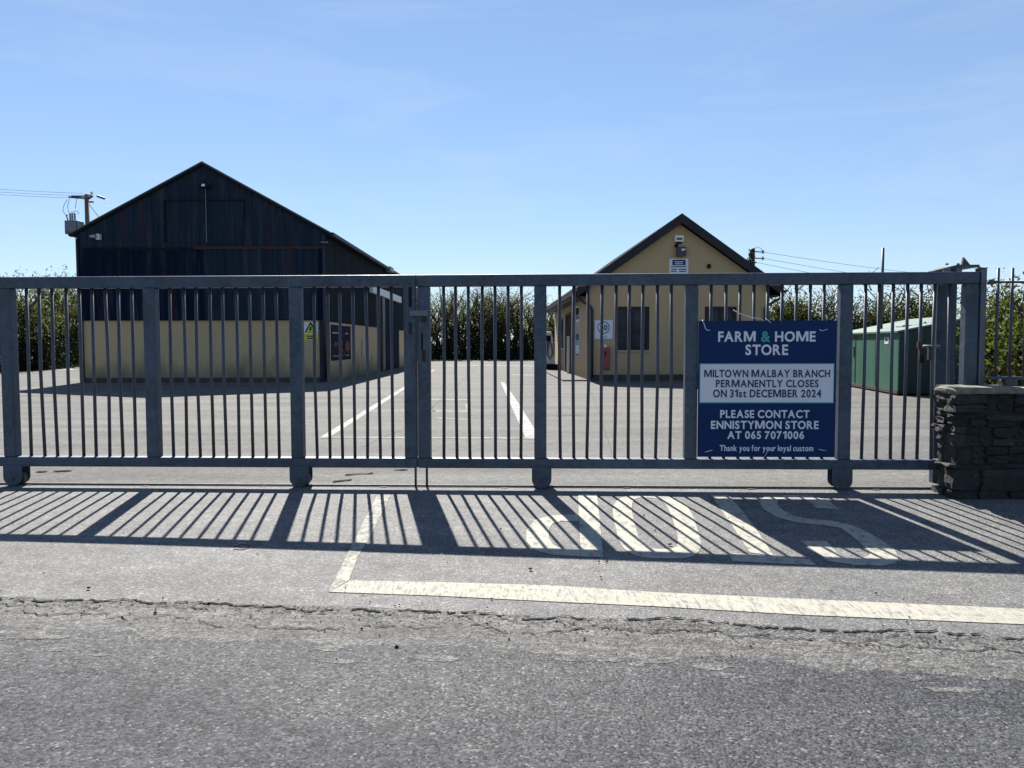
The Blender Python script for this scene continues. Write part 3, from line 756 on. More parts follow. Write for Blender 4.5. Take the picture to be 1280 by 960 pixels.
# side wall along the yard
def sy(px, x=None): return SR / ((px - 638.) / FPX)
MB().box(SR - .08, SR, YS + .082, YSB, zc - .04, ze).build('side_cladding', M['clad_side'], shed)
y_d0, y_d1 = sy(477), sy(496)
MB().box(SR - .3, SR - .02, YS + .262, y_d0, 0, zc - .042).build('side_wall', M['block'], shed)
MB().box(SR - .3, SR - .02, y_d1, YSB, 0, zc - .042).build('side_wall', M['block'], shed)
MB().box(SR - .12, SR + .05, y_d0 - .01, y_d1 + .01, .02, 3.5).build('sliding_door', M['clad_low'], shed)
MB().box(SR + .001, SR + .12, sy(474), y_d0 - .015, 0, 3.6).build('door_jamb', M['dark_steel'], shed)
MB().box(SR + .001, SR + .16, sy(461), sy(497), 3.62, 3.95).build('door_track_cover', M['white'], shed)
MB().box(SL, SL + .1, YS + .082, YSB, 0, ze).build('side_cladding', M['clad_low'], shed)
MB().prism([(SL + .1, 0), (SR - .3, 0), (SR - .3, ze - .02), (xa, za - .15), (SL + .1, ze - .02)], YSB - .1, YSB).build('rear_wall', M['clad_low'], shed)
ov = .18
rs = (za - ze) / (SR - xa)
roof = MB()
roof.prism([(SL - ov, ze - ov * rs), (xa, za), (SR + ov, ze - ov * rs), (SR + ov, ze - ov * rs + .06), (xa, za + .06), (SL - ov, ze - ov * rs + .06)], YS - .06, YSB + .15)
roof = roof.build('roof', M['roof'], shed)
MB().prism([(SL - ov, ze - ov * rs - .09), (xa, za - .09), (SR + ov, ze - ov * rs - .09), (SR + ov, ze - ov * rs - .002), (xa, za - .002), (SL - ov, ze - ov * rs - .002)], YS - .09, YS - .002).build('verge_trim', M['black'], roof)
MB().prism([(SR + .10, ze - .16), (SR + .26, ze - .16), (SR + .27, ze - .05), (SR + .09, ze - .05)], YS - .02, YSB).build('gutter', M['plastic_brown'], roof)
MB().prism([(SL - .26, ze - .16), (SL - .10, ze - .16), (SL - .09, ze - .05), (SL - .27, ze - .05)], YS - .02, YSB).build('gutter', M['plastic_brown'], roof)
MB().box(SR + .05, SR + .30, sy(484), sy(480), ze - .2, ze + .02).build('gutter_joint', M['grey'], roof)

# things fixed to the shed
p = P(258.5, 233, YS)
t = thing('floodlight', 'small dark floodlight high under the ridge of the navy shed', 'floodlight', (p.x, YS - .06, p.z))
MB().hexa([(p.x-.16, YS-.3, p.z-.09), (p.x+.13, YS-.3, p.z-.09), (p.x+.13, YS-.1, p.z-.09), (p.x-.16, YS-.1, p.z-.09), (p.x-.13, YS-.26, p.z+.07), (p.x+.10, YS-.26, p.z+.07), (p.x+.10, YS-.1, p.z+.09), (p.x-.13, YS-.1, p.z+.09)]).build('lamp_housing', M['black'], t)
MB().box(p.x-.06, p.x+.05, YS-.315, YS-.301, p.z-.06, p.z+.02).build('lamp_glass', M['white'], t)
MB().tube([(p.x+.13, YS-.05, p.z+.12), (p.x+.1, YS-.2, p.z+.02)], .025, 6).build('bracket', M['dark_steel'], t)
p = P(123, 297, YS)
t = thing('security_camera', 'small white security camera near the top left corner of the navy shed', 'camera', (p.x, YS - .05, p.z))
MB().hexa([(p.x-.13, YS-.35, p.z-.02), (p.x+.04, YS-.35, p.z-.06), (p.x+.06, YS-.15, p.z-.06), (p.x-.1, YS-.15, p.z-.02), (p.x-.13, YS-.35, p.z+.02), (p.x+.04, YS-.35, p.z+.06), (p.x+.06, YS-.15, p.z+.06), (p.x-.1, YS-.15, p.z+.02)]).build('camera_body', M['grey'], t)
MB().box(p.x+.02, p.x+.13, YS-.2, YS-.05, p.z-.09, p.z+.1).build('junction_box', M['white'], t)
a, b2 = P(379.3, 425.5, YS), P(397, 402, YS)
t = thing('warning_sign', 'yellow and white warning triangle sign on the cream base of the navy shed', 'sign', ((a.x+b2.x)/2, YS, a.z))
MB().box(a.x, b2.x, YS + .008, YS + .022, a.z, b2.z).build('panel', M['sign_white'], t)
hz = b2.z - a.z; cx = (a.x + b2.x) / 2
MB().box(a.x + .012, b2.x - .012, YS + .004, YS + .007, a.z + .01, a.z + hz * .36).build('yellow_panel', M['yellow'], t)
tri = lambda k: [(cx - .21 * k, a.z + hz * .42 + .18*(1-k)*.33), (cx + .21 * k, a.z + hz * .42 + .18*(1-k)*.33), (cx, a.z + hz * .42 + .36 * k + .02)]
MB().prism(tri(1), YS + .004, YS + .007).build('triangle', M['black'], t)
MB().prism(tri(.74), YS + .001, YS + .0035).build('triangle_field', M['yellow'], t)
MB().prism([(cx-.02, a.z+hz*.72), (cx+.05, a.z+hz*.72), (cx+.01, a.z+hz*.60), (cx+.05, a.z+hz*.60), (cx-.04, a.z+hz*.46), (cx-.01, a.z+hz*.57), (cx-.05, a.z+hz*.57)], YS - .002, YS + .0005).build('symbol', M['black'], t)
for k in range(2):
    MB().box(cx - .13, cx + .13, YS + .001, YS + .0035, a.z + .05 + k * .075, a.z + .09 + k * .075).build('text_bar', M['plastic_brown'], t)
for px0, px1, lab in ((412.5, 428.6, 'large dark blue printed poster at the corner of the shed side wall'), (429, 437, 'second narrower blue poster further along the shed side wall')):
    ya, yb2 = sy(px0), sy(px1)
    t = thing('poster', lab, 'poster', (SR, (ya+yb2)/2, .8), 0, 'posters on the shed side wall')
    MB().box(SR - .018, SR - .008, ya, yb2, .72, 2.0).build('sheet', M['poster'], t)
    MB().box(SR - .0075, SR - .005, ya + .2, yb2 - .5, 1.68, 1.75).build('heading', M['transformer'], t)
    rp = random.Random(int(px0)); ph = MB()
    for k in range(9):
        yy = ya + .2 + rp.random() * (yb2 - ya - .5); zz = 1.02 + rp.random() * .45; a_ = rp.uniform(.06, .16)
        ph.add([(SR - .0075 + k * .0003, yy + a_ * math.cos(q_) * 1.3, zz + a_ * math.sin(q_)) for q_ in (0, .9, 1.9, 2.8, 3.9, 5.1)], [(0, 1, 2, 3, 4, 5)])
    M['print'] = M.get('print') or simple('warm_print', (.16,.05,.03), (.20,.13,.09), .8, scale=6, spec=.02)
    ph.build('picture', M['print'], t)
    MB().box(SR - .0075, SR - .005, ya + .25, yb2 - .3, .86, .90).build('footer', M['transformer'], t)
ya, yb2 = sy(450.8), sy(453)
tag(MB().box(SR - .018, SR + .02, ya, yb2, .75, 1.55).build('notice', M['grey'], bevel=.01), 'small pale notice plate on the cream side wall of the shed', 'sign')

# ------------------------------------------------------------------ cream store
SA = R(1.785); SO = P(735, 400, 27.0); SO = Vector((SO.x, 27.0, 0)); WID = 6.28; LEN = 13.4
store = thing('store_building', 'small cream rendered store with dark gable fascia and pitched roof', 'building', SO, SA)
K = 27.0 / FPX
def fx(px): return (px - 735) * K
def fz(py, px=848): return P(px, py, 27.0).z
E_, AP = fz(357.5), fz(280)
ax = fx(849.3)
slope = .703
ro_a = fz(267.5)                                       # outer apex
def rz_(x): return ro_a - slope * abs(x - ax)           # outer roof surface
wa = ro_a - .33
# front wall with two window openings: built as strips round the openings
W1 = (fx(770), fx(812), fz(437.5), fz(383)); W2 = (fx(881.5), fx(922), fz(437.5), fz(383))
fw = MB()
for x0_, x1_ in ((0, W1[0]), (W1[1], W2[0]), (W2[1], WID)): fw.box(x0_, x1_, 0, .25, 0, W1[3])
for W_ in (W1, W2): fw.box(W_[0], W_[1], 0, .25, 0, W_[2])
fw.prism([(0, W1[3]), (WID, W1[3]), (WID, rz_(WID) - .30), (ax, wa), (0, rz_(0) - .30)], 0, .25)
fw.box(0, .25, .25, LEN, 0, rz_(0) - .30)
fw.box(WID - .25, WID, .25, LEN, 0, rz_(WID) - .30)
fw.prism([(.25, 0), (WID - .25, 0), (WID - .25, rz_(WID) - .2), (ax, wa), (.25, rz_(0) - .2)], LEN - .25, LEN - .001)
fw.build('wall', M['render'], store, world=False)
MB().box(-.01, WID + .01, -.012, -.001, 0, .22).build('plinth', M['plinth'], store, world=False)
roof = MB(); oh0, oh1 = -.42, WID + .5
roof.prism([(oh0, rz_(oh0) - .12), (ax, ro_a - .12), (oh1, rz_(oh1) - .12), (oh1, rz_(oh1)), (ax, ro_a), (oh0, rz_(oh0))], -.26, LEN + .2)
M['slate'] = simple('dark_slate_roof', (.018,.017,.02), (.03,.028,.031), .9, scale=6, spec=.02)
roof = roof.build('roof', M['slate'], store, world=False)
MB().prism([(oh0, rz_(oh0) - .33), (ax, ro_a - .34), (oh1, rz_(oh1) - .33), (oh1, rz_(oh1) - .004), (ax, ro_a - .004), (oh0, rz_(oh0) - .004)], -.30, -.262).build('bargeboard', M['plastic_brown'], roof, world=False)
for x_, s_ in ((oh0, -1), (oh1, 1)):
    z_ = rz_(x_)
    MB().box(min(x_, x_ - s_*.03), max(x_, x_ - s_*.03), -.26, LEN + .2, z_ - .33, z_ - .122).build('fascia', M['plastic_brown'], roof, world=False)
    MB().box(min(x_ - s_*.031, x_ - s_*.42), max(x_ - s_*.031, x_ - s_*.42), -.26, LEN + .2, z_ - .32, z_ - .30).build('soffit', M['plastic_brown'], roof, world=False)
    MB().prism([(x_ + s_*.002, z_ - .12), (x_ + s_*.11, z_ - .12), (x_ + s_*.10, z_ - .21), (x_ + s_*.03, z_ - .23)], -.28, LEN + .2).build('gutter', M['dark_pipe'], roof, world=False)
zb = rz_(oh0) - .25
MB().tube([(oh0 - .05, -.1, zb), (oh0 + .05, -.1, zb - .12), (.05, -.09, zb - .38), (.13, -.07, zb - .5), (.13, -.07, .12)], .05, 10).build('downpipe', M['dark_pipe'], store, smooth=True, world=False)
MB().tube([(oh1 + .05, -.1, zb - .02), (oh1 - .1, -.1, zb - .15), (WID - .02, -.08, zb - .38), (WID - .06, -.07, zb - .5), (WID - .06, -.07, .12)], .045, 10).build('downpipe', M['dark_pipe'], store, smooth=True, world=False)
MB().box(-.02, .05, -.03, .0, .0, E_ - .3).build('corner_trim', M['dark_pipe'], store, world=False)
for W_ in (W1, W2):
    x0_, x1_, z0_, z1_ = W_; q_ = .11
    f = MB().box(x0_, x1_, .03, .12, z0_, z0_ + q_).box(x0_, x1_, .03, .12, z1_ - q_, z1_).box(x0_, x0_ + q_, .03, .12, z0_ + q_, z1_ - q_).box(x1_ - q_, x1_, .03, .12, z0_ + q_, z1_ - q_)
    f = f.build('window', M['plastic_brown'], store, world=False)
    MB().box(x0_ + .47*(x1_-x0_), x0_ + .54*(x1_-x0_), .035, .068, z0_ + q_ + .002, z1_ - q_ - .002).build('mullion', M['plastic_brown'], f, world=False)
    MB().box(x0_ + q_, x1_ - q_, .07, .085, z0_ + q_, z1_ - q_).build('pane', M['glass'], f, world=False)
    MB().box(x0_ - .04, x1_ + .04, -.05, .028, z0_ - .06, z0_ - .003).build('sill', M['render'], f, world=False)
# side door, side window on the sunlit left wall
def ly(px): return 27.0 * 125 / (px - 610) - 27.0
d0, d1 = ly(713.3), ly(708)
dr = MB().box(-.02, .02, d0, d1, 0, 2.55).build('door', M['black'], store, world=False)  # black slab painted in for the shade inside the open doorway
MB().box(-.05, -.021, d0 - .08, d0, 0, 2.63).box(-.05, -.021, d1, d1 + .08, 0, 2.63).box(-.05, -.021, d0, d1, 2.55, 2.63).build('door_frame', M['plastic_brown'], dr, world=False)
MB().box(-.16, -.051, d0 - .03, d0 + .02, .05, 1.62).build('open_door_leaf', M['white'], store, world=False)
w0, w1 = ly(704), ly(701.3)
wn = MB().box(-.03, .0, w0, w1, 1.1, 2.5).build('window', M['plastic_brown'], store, world=False)
MB().box(-.035, -.031, w0 + .07, w1 - .07, 1.18, 2.42).build('pane', M['glass'], wn, world=False)
MB().box(-.12, .0, w0 - .15, w1 + .15, 1.02, 1.098).build('sill', M['white'], wn, world=False)
MB().box(-.9, -.02, -.2, LEN, .0, .05).build('footpath', M['yard'], store, world=False)

def on_store(x, y, z): return (Matrix.Translation(SO) @ Matrix.Rotation(SA, 4, 'Z')) @ Vector((x, y, z))
def st_thing(name, label, cat, x, z, group=None): return thing(name, label, cat, on_store(x, 0, z), SA, group)
# alarm box
x, z = fx(848), fz(299.5)
t = st_thing('alarm_box', 'white alarm box just under the peak of the store gable', 'alarm', x, z)
MB().prism([(-.17,.12), (-.15,-.07), (.15,-.07), (.17,.12), (.12,.16), (-.12,.16)], -.09, -.003).build('casing', M['white'], t, world=False, bevel=.01)
MB().box(-.10, .10, -.092, -.0905, -.005, .06).build('label_strip', M['dark_pipe'], t, world=False)
MB().box(-.09, .09, -.08, -.003, -.13, -.085).build('strobe', M['black'], t, world=False)
x, z = fx(850), fz(314.5)
t = st_thing('floodlight', 'dark square floodlight on the store gable above the white notice', 'floodlight', x, z)
MB().hexa([(-.17,-.25,-.17), (.15,-.25,-.17), (.15,-.06,-.17), (-.17,-.06,-.17), (-.14,-.16,.16), (.17,-.16,.16), (.17,-.03,.16), (-.14,-.03,.16)]).build('lamp_housing', M['dark_steel'], t, world=False, bevel=.015)
MB().hexa([(-.02,-.225,.02), (.10,-.225,.02), (.10,-.20,.02), (-.02,-.20,.02), (0,-.21,.09), (.13,-.21,.09), (.13,-.185,.09), (0,-.185,.09)]).build('lamp_glass', M['white'], t, world=False)
MB().tube([(-.16, -.02, .2), (-.16, -.12, .22)], .06, 10).build('motion_sensor', M['black'], t, world=False)
x0_, x1_, z0_, z1_ = fx(836.2), fx(860), fz(341.5), fz(323)
t = st_thing('notice', 'white notice with a dark blue heading on the upper store gable', 'sign', (x0_+x1_)/2, z0_)
hw, hh = (x1_-x0_)/2, z1_-z0_
MB().box(-hw, hw, -.02, -.003, 0, hh).build('panel', M['sign_white'], t, world=False)
MB().box(-hw*.68, hw*.70, -.0225, -.0205, hh*.56, hh*.92).build('blue_panel', M['sign_blue'], t, world=False)
for k, (u0, u1, v0) in enumerate(((-.5,.5,.76), (-.42,.42,.63))): MB().box(hw*u0, hw*u1, -.0245, -.023, hh*v0, hh*(v0+.055)).build('text_bar', M['sign_text'], t, world=False)
for k, (u0, u1, v0) in enumerate(((-.82,.82,.42), (-.8,-.2,.24), (0,.8,.24), (-.8,-.25,.10), (.05,.75,.10))): MB().box(hw*u0, hw*u1, -.0225, -.0205, hh*v0, hh*(v0+.07)).build('text_bar', M['sign_navy'], t, world=False)
x, z = fx(885.8), fz(332.5)
t = st_thing('vent', 'tiny black square vent on the right of the store gable', 'vent', x, z)
MB().prism([(-.055,-.07), (.055,-.07), (.055,.05), (.03,.08), (-.03,.08), (-.055,.05)], -.07, -.003).build('hood', M['black'], t, world=False)
x0_, x1_, z0_, z1_ = fx(743), fx(765.7), fz(423.7, 755), fz(400, 755)
t = st_thing('speed_sign', 'white speed limit sign reading 10 on the store front wall', 'sign', (x0_+x1_)/2, z0_)
hw, hh = (x1_-x0_)/2, z1_-z0_
MB().box(-hw, hw, -.02, -.003, 0, hh).build('panel', M['sign_white'], t, world=False)
ring = MB(); n = 40; cz = hh * .60
for k in range(n):
    a0, a1 = 2*math.pi*k/n, 2*math.pi*(k+1)/n
    p_ = [(r_*math.cos(a_), r_*math.sin(a_)+cz) for a_ in (a0, a1) for r_ in (.215, .185)]
    ring.add([(p_[0][0],-.0225,p_[0][1]), (p_[1][0],-.0225,p_[1][1]), (p_[3][0],-.0225,p_[3][1]), (p_[2][0],-.0225,p_[2][1])], [(0,1,2,3)])
o = ring.build('ring', M['sign_navy'], t, world=False); sm = o.modifiers.new('s', 'SOLIDIFY'); sm.thickness = .002
link('lettering', text_mesh('10', -.125, .135, cz - .10, cz + .10, -.021, .03), M['sign_navy'], t)
link('lettering', text_mesh('km/h', -.12, .12, .02, .12, -.021, .02), M['sign_teal'], t)
x, z = fx(757), fz(462, 757)
t = st_thing('fire_point', 'faded red fire extinguisher cabinet on the store wall under the speed sign', 'cabinet', x, z)
MB().box(-.13, .13, -.16, -.003, 0, .78).build('cabinet', M['red'], t, world=False, bevel=.02)
MB().box(-.115, .115, -.172, -.161, .03, .75).build('door', M['red'], t, world=False, bevel=.01)
MB().box(-.06, -.01, -.19, -.173, .50, .64).build('handle', M['black'], t, world=False)
MB().tube([(-.02, -.08, .781), (-.02, -.08, .88)], .05, 10).build('lamp', M['white'], t, world=False)
ya, yb2 = ly(724.6), ly(720.2)
t = thing('poster', 'tall narrow poster on the sunlit left wall of the store', 'poster', on_store(0, (ya+yb2)/2, .8), SA)
hy = (yb2-ya)/2
MB().box(-.02, -.003, -hy, hy, 0, 1.95).build('sheet', M['sign_white'], t, world=False)
for z0_, z1_, mm in ((.02,.12,'sign_navy'), (.45,.62,'sign_teal'), (.64,.9,'sign_blue'), (.92,1.35,'grey'), (1.45,1.6,'dark_pipe'), (1.62,1.9,'poster')):
    MB().box(-.023, -.0205, -hy*.9, hy*.9, z0_, z1_).build('printed_band', M[mm], t, world=False)

# ------------------------------------------------------------------ fuel pump behind the store
YP = 38.3; p = P(686, 460, YP)
t = thing('fuel_pump', 'pale fuel pump with black hose on a dark base beside the store', 'fuel pump', (p.x, YP, 0))
c = p.x
MB().box(c-.45, c+.62, YP-.35, YP+.5, 0, .30).build('base', M['black'], t, bevel=.02)
MB().prism([(c-.32,.301), (c+.30,.301), (c+.20,1.55), (c+.12,1.9), (c-.22,1.9), (c-.32,1.55)], YP-.22, YP+.25).build('body', M['white'], t, bevel=.03)
MB().box(c-.22, c+.08, YP-.235, YP-.222, 1.42, 1.72).build('display', M['black'], t)
MB().tube([(c+.0, YP-.26, 1.45), (c+.12, YP-.32, 1.2), (c+.16, YP-.32, .8), (c+.02, YP-.34, .55), (c-.1, YP-.33, .8), (c-.06, YP-.27, 1.15)], .03, 8).build('hose', M['rubber'], t, smooth=True)
MB().box(c-.1, c-.03, YP-.32, YP-.222, 1.1, 1.4).build('nozzle', M['black'], t)
p = P(539, 424, 60.); t = thing('marker_post', 'short post with a small white plate in front of the far trees', 'sign', (p.x, 60, 0))
MB().tube([(p.x, 60, 0), (p.x, 60, p.z + .1)], .03, 8).build('post', M['wood'], t)
MB().box(p.x-.08, p.x+.08, 59.93, 59.96, p.z-.17, p.z+.17).build('plate', M['white'], t)

# ------------------------------------------------------------------ green steel bin behind the gate
c0 = G(1121.5, 494.5); c1 = G(1062, 483.5)
lx = (c0 - c1).normalized(); LB = (c0 - c1).length + 1.5
rot = math.atan2(-lx.x, -lx.y) * -1
t = thing('storage_bin', 'large green steel storage bin with pale lid', 'storage bin', c0, math.atan2((c1-c0).y, (c1-c0).x) - math.pi/2)
Wb, H0, H1 = 2.1, 1.56, 2.0                           # local: x right, y away
MB().box(0, .03, 0, LB, .12, H0).build('side_panel', M['bin_green'], t, world=False)
MB().box(-.012, -.001, LB * .30, LB * .31, .15, H0 - .05).box(-.012, -.001, LB * .63, LB * .64, .15, H0 - .05).build('seam', M['bin_shaded'], t, world=False)
MB().box(-.02, .04, -.03, LB, .04, .119).build('skid', M['rust'], t, world=False)
MB().prism([(.031, .05), (Wb, .05), (Wb, H1 - .02), (.031, H0)], -.0, .03).build('end_panel', M['bin_shaded'], t, world=False)
MB().prism([(.031, .05), (Wb, .05), (Wb, H1 - .02), (.031, H0)], LB - .03, LB).build('end_panel', M['bin_shaded'], t, world=False)
MB().box(Wb - .03, Wb - .001, .031, LB - .031, .05, H1 - .03).build('side_panel', M['bin_shaded'], t, world=False)
MB().prism([(-.06, H0), (Wb + .05, H1 + .012), (Wb + .05, H1 + .05), (-.06, H0 + .045)], -.06, LB + .05).build('lid', M['bin_lid'], t, world=False)
MB().box(.5, .95, 1.2, 1.7, H0 + .14, H0 + .22).build('hatch', M['grey'], t, world=False, bevel=.02)
q = P(1101.5, 410, 21.6); q = (Matrix.Translation(c0) @ Matrix.Rotation(t.rotation_euler.z, 4, 'Z')).inverted() @ q
MB().tube([(q.x, q.y, H0 + .05), (q.x, q.y, 3.95)], .038, 10).build('vent_pipe', M['dark_steel'], t, smooth=True, world=False)
MB().box(-.008, -.001, .7, 1.0, 1.28, 1.45).build('sticker', M['sign_white'], t, world=False)
MB().box(-.011, -.009, .74, .96, 1.36, 1.43).build('sticker_mark', M['sign_blue'], t, world=False)
MB().box(-.03, -.001, LB*.64+.05, LB*.64+.11, .9, 1.2).build('handle', M['dark_steel'], t, world=False)

# ------------------------------------------------------------------ trees and hedges
def leaf_cloud(name, pts, size, mat, parent, seed):
    """one small kinked leaf per point"""
    r = np.random.default_rng(seed); n = len(pts); pts = np.asarray(pts, dtype=np.float32)
    d = r.normal(size=(n, 3)); d /= np.linalg.norm(d, axis=1)[:, None]
    e = r.normal(size=(n, 3)); e -= (e * d).sum(1)[:, None] * d; e /= np.linalg.norm(e, axis=1)[:, None]
    s = (size * r.uniform(.55, 1.35, n))[:, None]
    nn = np.cross(d, e)
    v = np.stack([pts - d*s*.5, pts + e*s*.3 + nn*s*.06, pts + d*s*.6, pts - e*s*.3 + nn*s*.06], 1).reshape(-1, 3)
    me = bpy.data.meshes.new(name); me.vertices.add(4*n); me.vertices.foreach_set('co', v.astype(np.float32).ravel())
    me.loops.add(4*n); me.loops.foreach_set('vertex_index', np.arange(4*n, dtype=np.int32))
    me.polygons.add(n); me.polygons.foreach_set('loop_start', np.arange(0, 4*n, 4, dtype=np.int32))
    me.update(calc_edges=True); me.validate()
    return link(name, me, mat, parent)
def tree(name, label, cat, group, x, y, h, w_, nleaf, lsize, seed, mat, stems=4, airy=.5, bare=0, up=.55):
    r = random.Random(seed)
    t = thing(name, label, cat, (x, y, 0), 0, group)
    tb = MB(); clusters = []
    def limb(p, d, L, rad, lev):
        pts = [p.copy()]; rs = [rad]; n = 4
        for i in range(n):
            d = (d + Vector((r.gauss(0, .16), r.gauss(0, .16), r.gauss(.05, .08)))).normalized()
            p = p + d * L / n; pts.append(p.copy()); rs.append(rad * (1 - .8 * (i + 1) / n))
        tb.tube(pts, rs if lev < 2 else [max(q_, .006) for q_ in rs], 5 if lev < 2 else 3, False)
        if lev < 2:
            for k in range((7, 5)[lev]):
                f = r.uniform(.2, 1.); q = pts[min(int(f * n), n - 1)].lerp(pts[min(int(f * n) + 1, n)], (f * n) % 1)
                a = r.uniform(0, 6.283); dd = Vector((math.cos(a), math.sin(a), up * r.uniform(.4, 2.2))).normalized()
                limb(q, (dd + d * .4).normalized(), L * r.uniform(.35, .6), rad * .45, lev + 1)
        else:
            for q in pts[1:]: clusters.append(q)
    for s_ in range(stems):
        a = r.uniform(0, 6.283); ln = r.uniform(.05, .5) * w_ / h
        limb(Vector((math.cos(a) * .15, math.sin(a) * .15, -.05)), Vector((math.cos(a) * ln, math.sin(a) * ln, 1)).normalized(), h * r.uniform(.55, .85), .05 + .012 * h, 0)
    for b_ in range(bare):
        a = r.uniform(0, 6.283); q = Vector((r.uniform(-.4, .4) * w_, r.uniform(-.3, .3) * w_, h * r.uniform(.8, .95)))
        e1 = q + Vector((r.uniform(-.5, .5), 0, r.uniform(.25, .5)));  e2 = e1 + Vector((r.uniform(-.6, .6), 0, r.uniform(.2, .45)))
        tb.tube([q, e1, e2], [.022, .016, .007], 3, False); tb.tube([e1, e1 + Vector((r.uniform(-.4, .4), 0, .3))], [.012, .005], 3, False)
    cl = np.array([tuple(c) for c in clusters]); top = cl[:, 2].max()
    cl[:, 2] *= h / top; tb.v = [(a, b_, c * h / top) for a, b_, c in tb.v]
    sx_ = w_ * .5 / max(np.percentile(np.abs(cl[:, 0]), 92), .1)
    cl[:, :2] *= sx_; tb.v = [(a * sx_, b_ * sx_, c) for a, b_, c in tb.v]
    tb.build('trunk', M['bark'], t, world=False)
    g = np.random.default_rng(seed)
    wgt = np.clip(1.15 - airy * (cl[:, 2] / h), .08, 1) * g.uniform(.1, 1., len(cl)) ** 1.3
    idx = g.choice(len(cl), nleaf, p=wgt / wgt.sum())
    pts = cl[idx] + g.normal(size=(nleaf, 3)) * np.array([.16, .16, .18]) * (.6 + w_ * .16)
    pts[:, 2] = np.abs(pts[:, 2] - .05) + .05
    leaf_cloud('crown', pts, lsize, mat, t, seed)
    return t
# far end of the yard: a row of seven open crowned trees
gname = 'trees along the far end of the yard'
labs = ['open leafy tree far across the yard, behind the meeting stiles of the gate', 'tallest leafy tree just right of the gate joint, far across the yard',
        'feathery grey green tree third from the left at the far end of the yard', 'feathery tree in the middle of the far row between shed and store',
        'pale topped tree fifth from the left at the far end of the yard', 'low pale tree left of the fuel pump at the far end of the yard', 'thin grey tree behind the fuel pump beside the store']
for k, (px, pt, wm) in enumerate(((525,351,4.6), (557,346,4.2), (583,356,4.8), (606,350,4.0), (634,354,4.6), (660,368,4.2), (688,362,4.4))):
    q = P(px, pt, 64.5 + (k % 3) * 1.6)
    tree('tree', labs[k], 'tree', gname, q.x, q.y, q.z, wm, 5600, .11, 100 + k, M['leaf_grey'], 8, .93, 8, 1.2)
gname = 'bushy trees left of the shed'
labs = ['dark bushy tree at the left edge of the view, beyond the first gate post', 'bushy tree with twiggy top second from the left edge', 'bushy dark tree with bare twigs standing left of the shed',
        'tree close against the left corner of the shed', 'overgrown tree partly hidden behind the left corner of the shed']
for k, (px, pt, Y) in enumerate(((-35,345,38), (14,346,40), (40,344,44), (68,342,47), (97,344,50))):
    q = P(px, pt, Y)
    tree('tree', labs[k], 'tree', gname, q.x, Y, q.z * (1 + .07 * math.cos(k * 2.2)), 3.8, 5600, .115, 200 + k, M['leaf_grey'] if k % 2 else M['leaf_green'], 5, .6, 7)
gname = 'shrubs behind the green bin'
labs = ['yellow green shrub at the right corner of the store', 'mid green shrub showing above the left part of the notice board', 'airy green shrub above the middle of the notice board', 'shrub above the right part of the notice board',
        'dark shrub behind the left end of the green bin', 'dark leafy shrub beside the vent pipe of the green bin', 'twiggy shrub right of the vent pipe behind the green bin', 'yellow green shrub left of the pair of guide posts',
        'tall shrub behind the guide posts at the gate end']
for k, (px, pt, Y) in enumerate(((968,362,36), (990,355,35), (1016,364,34), (1040,362,33), (1072,354,30), (1100,357,29), (1128,364,29), (1152,356,28), (1190,350,27))):
    q = P(px, pt, Y)
    tree('shrub', labs[k], 'shrub', gname, q.x, Y, q.z * (1 + .08 * math.sin(k * 2.4)), 2.6, 4600, .082, 300 + k, M['leaf_green'] if k not in (4, 5) else M['leaf_dark'], 6, .85, 5)
labs = ['dark shrub behind the first bars of the railing on the wall', 'glossy green shrub behind the railing at the right edge', 'shrub beyond the right edge behind the railing']
for k, (px, pt, Y) in enumerate(((1243,352,15), (1278,346,13.5), (1340,345,14))):
    q = P(px, pt, Y)
    tree('shrub', labs[k], 'shrub', 'shrubs behind the railing', q.x, Y, q.z, 1.0, 3600, .075, 340 + k, M['leaf_green'], 5, .35, 1)
# undergrowth filling the foot of the hedges: one mass
def mass(segs, n, size, mat, seed, hmax, depth):
    g = np.random.default_rng(seed); pts = []
    for (xa_, ya_), (xb_, yb_) in segs:
        u = g.uniform(0, 1, n); z_ = g.uniform(0, 1, n) ** 1.35
        hh_ = hmax * (.72 + .28 * np.sin(u * 23 + seed) * np.sin(u * 9 + 1.3) + .12 * g.normal(size=n))
        pts.append(np.stack([xa_ + (xb_-xa_)*u + g.normal(size=n)*.25, ya_ + (yb_-ya_)*u + g.normal(size=n)*depth, .03 + np.abs(z_ * hh_)], 1))
    return kind(leaf_cloud('undergrowth', np.concatenate(pts), size, mat, None, seed), 'stuff')
mass([((-12, 64), (5, 64)), ((5, 65.5), (-12, 65.5)), ((-12, 67), (5, 67))], 17000, .14, M['leaf_dark'], 7, 2.3, .8)
mass([((-27, 34), (-24.3, 40)), ((-24.3, 40), (-29, 53)), ((-36, 34.5), (-27, 34))], 11000, .14, M['leaf_dark'], 8, 2.9, .7)
mass([((10, 37), (16, 30.5)), ((13, 31.5), (22, 28.5))], 11000, .125, M['leaf_dark'], 9, 2.8, .6)
mass([((10.1, 16.4), (15, 15.4))], 9000, .075, M['leaf_dark'], 10, 1.9, .5)

